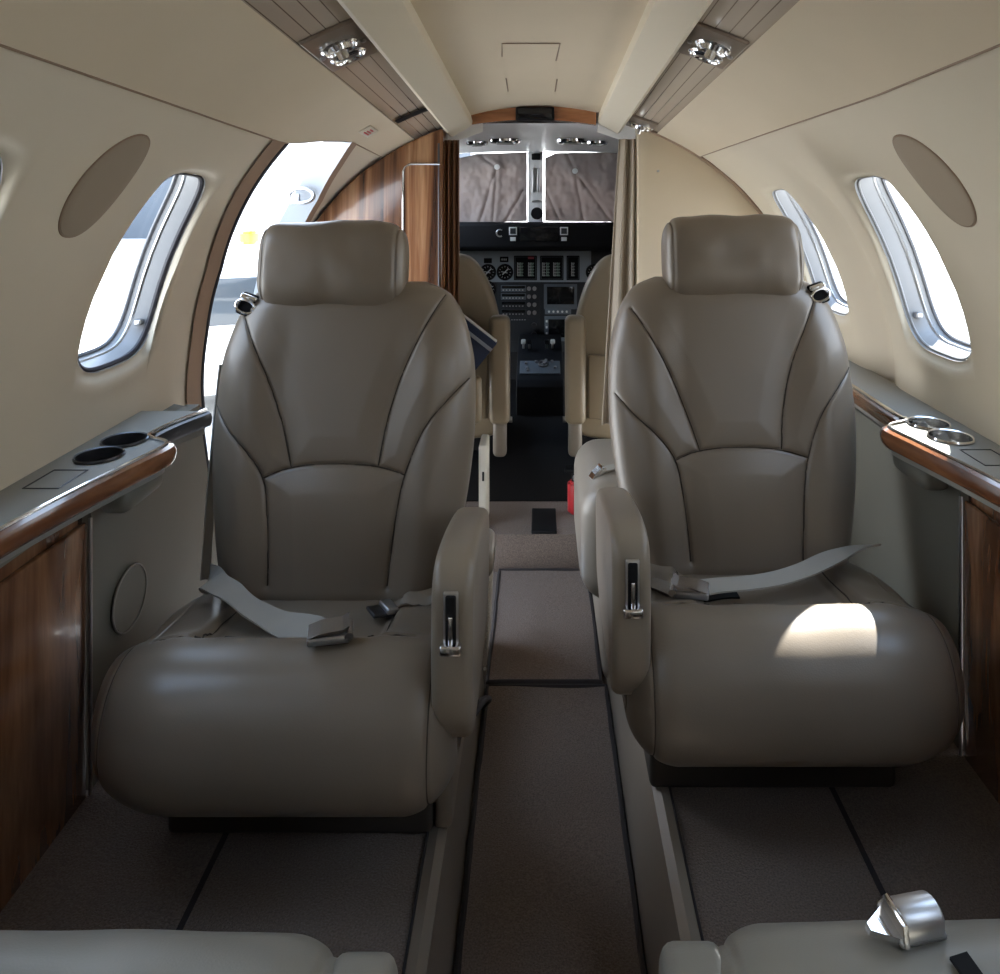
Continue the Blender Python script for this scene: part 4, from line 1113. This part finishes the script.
# instrument panel
DP = 4.15
ip = empty('instrument_panel', (0, DP, .6), label='wide grey instrument panel with gauges, radio stack and dark screens below the glareshield', cat='instrument panel')
def Q(px, py): return at(px, py, DP)-Vector(ip.location)
def rect(name, x0, y0, x1, y1, mat, d=.006, out=.0, r=.002, parent=None):
    a, b = Q(x0, y0), Q(x1, y1); bm = nb(); rbox(bm, ((a.x+b.x)/2, -out-d/2, (a.z+b.z)/2), (abs(b.x-a.x), d, abs(a.z-b.z)), r, 2); return obj(name, bm, M[mat], parent or ip)
bm = nb(); a, b = Q(440, 249), Q(640, 352); rbox(bm, ((a.x+b.x)/2, .03, (a.z+b.z)/2), (b.x-a.x+.2, .06, a.z-b.z), .004); obj('panel_board', bm, M['panel_dark'], ip)
rect('upper_panel', 452, 251, 591, 282, 'upper_panel', .005)
def gauge(px, py, r=7.2):
    q = Q(px, py); R = r/750*DP
    bm = nb(); torus(bm, (q.x, -.009, q.z), (0, 1, 0), R, R*.16, 28, 8); g_ = obj('gauge', bm, M['black'], ip)
    bm = nb(); cyl(bm, (q.x, -.007, q.z), (0, 1, 0), R*.9, .006, 28); obj('gauge_face', bm, M['screen'], g_)
    bm = nb()
    for k in range(12):
        a = 2*PI*k/12; c_, s__ = math.cos(a), math.sin(a); tube(bm, [(q.x+c_*R*.68, -.011, q.z+s__*R*.68), (q.x+c_*R*.85, -.011, q.z+s__*R*.85)], R*.035, 5)
    tube(bm, [(q.x-R*.35, -.012, q.z-R*.35), (q.x+R*.5, -.012, q.z+R*.5)], R*.09, 5); tube(bm, [(q.x-R*.5, -.012, q.z+R*.1), (q.x+R*.35, -.012, q.z-R*.1)], R*.06, 5)
    obj('gauge_marks', bm, M['mark_white'], g_)
for p in ((505, 272), (488, 272), (471, 272), (488, 289), (471, 289), (594, 272), (608, 272), (594, 289), (608, 289)): gauge(*p)
rect('annunciator', 500, 256.5, 508.5, 262, 'black', .006, .005); rect('annunciator', 484, 258, 492, 263, 'black', .006, .005)
bm = nb()
for k in range(3): q = Q(502.2+2*k, 259.3); rbox(bm, (q.x, -.012, q.z), (.006, .001, .010))
obj('annunciator_marks', bm, M['mark_white'], ip)
def tape_cluster(x0, x1, cols):
    r_ = rect('engine_gauge', x0, 255.5, x1, 280, 'black', .007, .004, .008)
    q0, q1 = Q(x0+1.2, 256.8), Q(x1-1.2, 278.8); bm = nb()
    tube(bm, [(q0.x, -.012, q0.z), (q1.x, -.012, q0.z), (q1.x, -.012, q1.z), (q0.x, -.012, q1.z)], .0016, 5, True); obj('bezel', bm, M['panel_grey'], r_)
    for c, col in cols:
        bm = nb()
        for k in range(9):
            q = Q(c, 263+1.55*k); rbox(bm, (q.x, -.0125, q.z), (.011 if k % 2 else .016, .002, .0035))
        q = Q(c-1.5, 269); rbox(bm, (q.x, -.0125, q.z), (.003, .002, .075)); obj('gauge_scale', bm, M[col], r_)
tape_cluster(514, 537, ((519, 'mark_white'), (521.8, 'mark_green'), (530, 'mark_white'), (532.5, 'mark_green')))
tape_cluster(540, 563.5, ((544, 'mark_white'), (548, 'mark_green'), (555, 'mark_white'), (558.5, 'mark_green')))
tape_cluster(566.5, 579.5, ((573, 'mark_white'),))
rect('red_legend', 528, 256.5, 534, 258.8, 'mark_red', .002, .011, .0005)
# radio stack
rect('radio_stack', 498, 283, 540, 341, 'panel_dark', .008, 0)
for k, y in enumerate((285, 293, 301, 309)):
    r_ = rect('radio', 501, y, 526, y+6.5, 'panel_grey' if k < 2 else 'panel_dark', .006, .006)
    rect('radio_display', 502, y+.6, 525, y+3.0, 'screen', .002, .012, .0005, r_)
    bm = nb()
    for j in range(7):
        q = Q(503.5+3.2*j, y+4.7); rbox(bm, (q.x, -.0135, q.z), (.009, .003, .006), .001)
    obj('radio_keys', bm, M['mark_white'] if k < 2 else M['steel'], r_)
    for j, x in enumerate((529, 534.5)):
        bm = nb(); q = Q(x, y+3.2); cyl(bm, (q.x, -.018, q.z), (0, 1, 0), .011, .022, 18, bev=.002); obj('radio_knob', bm, M['steel'], r_)
for y in (325, 334):
    bm = nb(); q = Q(534, y); cyl(bm, (q.x, -.02, q.z), (0, 1, 0), .016, .026, 20, bev=.003); obj('knob', bm, M['dark_metal'], ip)
bm = nb()
for j in range(6): q = Q(512+2.6*j, 319.5); rbox(bm, (q.x, -.010, q.z), (.007, .002, .003))
obj('legend_dots', bm, M['mark_white'], ip)
s1 = rect('display', 544, 284, 577, 309, 'panel_grey', .008, .0); rect('display_screen', 547, 286.5, 574, 304, 'screen', .003, .008, .001, s1)
s2 = rect('control_strip', 545, 308.5, 571, 314, 'panel_grey', .008, .001)
bm = nb()
for j in range(5): q = Q(549+4.4*j, 311.3); cyl(bm, (q.x, -.013, q.z), (0, 1, 0), .006, .008, 12)
obj('control_keys', bm, M['mark_white'], s2)
s3 = rect('display', 544.5, 316, 572, 341, 'panel_grey', .008, .0); rect('display_screen', 548.5, 319, 568, 337, 'screen', .003, .008, .001, s3)
bm = nb()
for y in (321, 327, 333): q = Q(546.6, y); rbox(bm, (q.x, -.010, q.z), (.010, .004, .012), .001)
obj('display_keys', bm, M['mark_white'], s3)

# pedestal with levers
pd = empty('centre_pedestal', (0, 3.75, .112), label='dark blue-grey centre pedestal with throttle levers between the pilot seats', cat='pedestal')
bm = nb(); prism(bm, [(-.12+3.75-3.75, 0), (.37, 0), (.37, .30), (.12, .27), (-.10, .17), (-.12, .14)], 'x', -.115, .115); bevel_all(bm, .006, 2); obj('pedestal_body', bm, M['cockpit_dark'], pd)
sl = math.atan2(.10, .22); RX = Matrix.Rotation(sl, 3, 'X')
def onped(x, y): return Vector((x, y, .17+(y+.10)*math.tan(sl)+.004))
bm = nb(); rbox(bm, onped(0, -.02), (.20, .10, .008), .003, 2, RX); q_ = obj('switch_plate', bm, M['panel_grey'], pd)
bm = nb()
for k, (x, y) in enumerate(((-.07, 0), (-.02, .01), (.02, .0), (.06, .012), (-.065, -.035), (-.06, -.05), (.075, -.03), (.03, .02))):
    rbox(bm, onped(x, y)+Vector((0, 0, .008)), (.014, .012, .014), .003, 2, RX)
obj('switch', bm, M['steel'], pd)
bm = nb(); torus(bm, onped(.015, -.005)+Vector((0, 0, .01)), (0, -.4, 1), .022, .004, 24, 6); obj('trim_wheel', bm, M['steel'], pd)
for k, x in enumerate((-.085, -.055, .035, .065)):
    bm = nb(); b0 = Vector((x, .14, .26)); tube(bm, [b0, b0+Vector((0, -.01, .03)), b0+Vector((0, -.03, .05))], .006, 8); lv = obj('throttle_lever', bm, M['steel'], pd)
    bm = nb(); rbox(bm, b0+Vector((0, -.035, .053)), (.024, .03, .022), .006, 3); obj('lever_knob', bm, M['mark_white'] if k in (0, 3) else M['black'], lv)

# pilot seats
def pilot_seat(X, side, label):
    r = empty('pilot_seat', (X, 3.10, .112), label=label, cat='seat', group='pilot seats')
    bm = nb(); prof = [(-.20, .10), (-.21, .30), (-.21, .45), (-.195, .58), (-.16, .70), (-.11, .79), (-.05, .83), (.05, .83), (.11, .79), (.16, .70), (.195, .58), (.21, .45), (.21, .30), (.20, .10)]
    pts = catmull([(x, 0, z) for x, z in prof], 5, True); prism(bm, [(p.x, p.z) for p in pts], 'y', -.05, .05)
    bmesh.ops.recalc_face_normals(bm, faces=bm.faces)
    caps = [f for f in bm.faces if len(f.verts) > 6]
    bmesh.ops.bevel(bm, geom=list({e for f in caps for e in f.edges}), offset=.028, segments=4, profile=.5, affect='EDGES')
    obj('backrest', bm, M['leather_tan'], r)
    bm = nb(); rbox(bm, (0, .28, .20), (.42, .5, .13), .04, 4); obj('seat_cushion', bm, M['leather_tan'], r)
    bm = nb(); rbox(bm, (0, .25, .07), (.34, .40, .14), .01); obj('seat_base', bm, M['cockpit_dark'], r)
    bm = nb(); rbox(bm, (0, -.058, .30), (.30, .02, .26), .008); obj('seat_pocket', bm, M['leather_tan'], r)
    ax = -side*.205
    ar = obj('armrest', rbox(nb(), (ax, -.115, .385), (.082, .07, .43), .024, 5), M['leather_tan'], r)
    obj('arm_bracket', rbox(nb(), (ax+side*.0, -.10, .12), (.055, .06, .17), .02, 4), M['leather_light'], r)
    bm = nb(); cyl(bm, (ax-side*.043, -.10, .18), (1, 0, 0), .012, .012, 16); obj('arm_pivot', bm, M['steel'], r)
    return r
pilot_seat(-.365, -1, 'tan leather pilot seat on the walnut cabinet side, upright armrest beside the pedestal')
pilot_seat(.345, 1, 'tan leather pilot seat on the beige curtain side, upright armrest beside the pedestal')
# navy binder stuck in the pocket
bd = empty('navy_binder', (-.318, 2.93, .585), label='navy blue binder with white stripe and labels tucked behind the pilot seat', cat='binder'); bd.rotation_euler = (.1, math.radians(38), 0)
bm = nb(); rbox(bm, (0, 0, 0), (.20, .030, .24), .004); obj('cover', bm, M['navy'], bd)
bm = nb(); rbox(bm, (0, 0, .118), (.19, .022, .012), .001); obj('pages', bm, M['mark_white'], bd)
bm = nb(); rbox(bm, (0, -.016, .085), (.20, .002, .014), .0005); obj('stripe', bm, M['stripe_grey'], bd)
for z in (-.01, -.045):
    bm = nb(); rbox(bm, (.045, -.016, z), (.075, .002, .018), .0005); obj('label_strip', bm, M['mark_white'], bd)
pk = obj('map_pocket', rbox(nb(), (-.31, 2.90, .40), (.17, .045, .18), .018, 4), M['leather_tan']); tag(pk, 'soft beige map pocket below the navy binder', 'pocket')

# ------------------------------------------------------------------ outside
bm = nb(); rbox(bm, (0, 10, -.75), (160, 160, .1)); o = struct('ground', bm, M['concrete'], smooth=False)
hb = empty('hangar_building', (-12, 30, -.7), label='pale blue-grey hangar seen through the open doorway', cat='building')
bm = nb(); rbox(bm, (0, 0, 3.2), (19, 6, 6.4), .02); obj('hangar_wall', bm, M['hangar'], hb)
bm = nb(); rbox(bm, (2, -3.05, 2.2), (5, .1, 4.2), .02); obj('hangar_door', bm, M['white_paint'], hb)
bm = nb(); rbox(bm, (0, 0, 6.5), (19.4, 6.4, .25), .02); obj('hangar_roof', bm, M['white_paint'], hb)
vn = empty('service_van', (-3.0, 7.8, -.7), math.radians(25), label='white van with an amber beacon parked outside the doorway', cat='van'); vn.scale = (1, 1, .75)
bm = nb(); prism(bm, [(-1.9, .35), (1.9, .35), (1.95, .9), (1.6, 1.15), (1.1, 1.75), (.9, 1.85), (-1.85, 1.85), (-1.95, 1.6)], 'x', -.85, .85); bevel_all(bm, .06, 3); obj('van_body', bm, M['white_paint'], vn)
for sx in (-1, 1):
    bm = nb()
    prism(bm, [(.2, 1.15), (1.35, 1.15), (1.02, 1.66), (.2, 1.66)], 'x', sx*.845, sx*.86); prism(bm, [(-1.6, 1.15), (.05, 1.15), (.05, 1.66), (-1.6, 1.66)], 'x', sx*.845, sx*.86); obj('side_window', bm, M['smoke'], vn, smooth=False)
    for y in (-1.2, 1.2):
        bm = nb(); cyl(bm, (sx*.78, y, .33), (1, 0, 0), .33, .2, 32, bev=.04); wl = obj('wheel', bm, M['tyre'], vn)
        bm = nb(); cyl(bm, (sx*.885, y, .33), (1, 0, 0), .18, .02, 24); obj('wheel_hub', bm, M['steel'], wl)
bm = nb(); rbox(bm, (0, -1.94, 1.35), (1.4, .03, .5), .02); obj('rear_window', bm, M['smoke'], vn)
bm = nb(); cyl(bm, (-.1, -1.2, 1.95), (0, 0, 1), .09, .16, 20, bev=.03); obj('beacon', bm, M['orange'], vn)
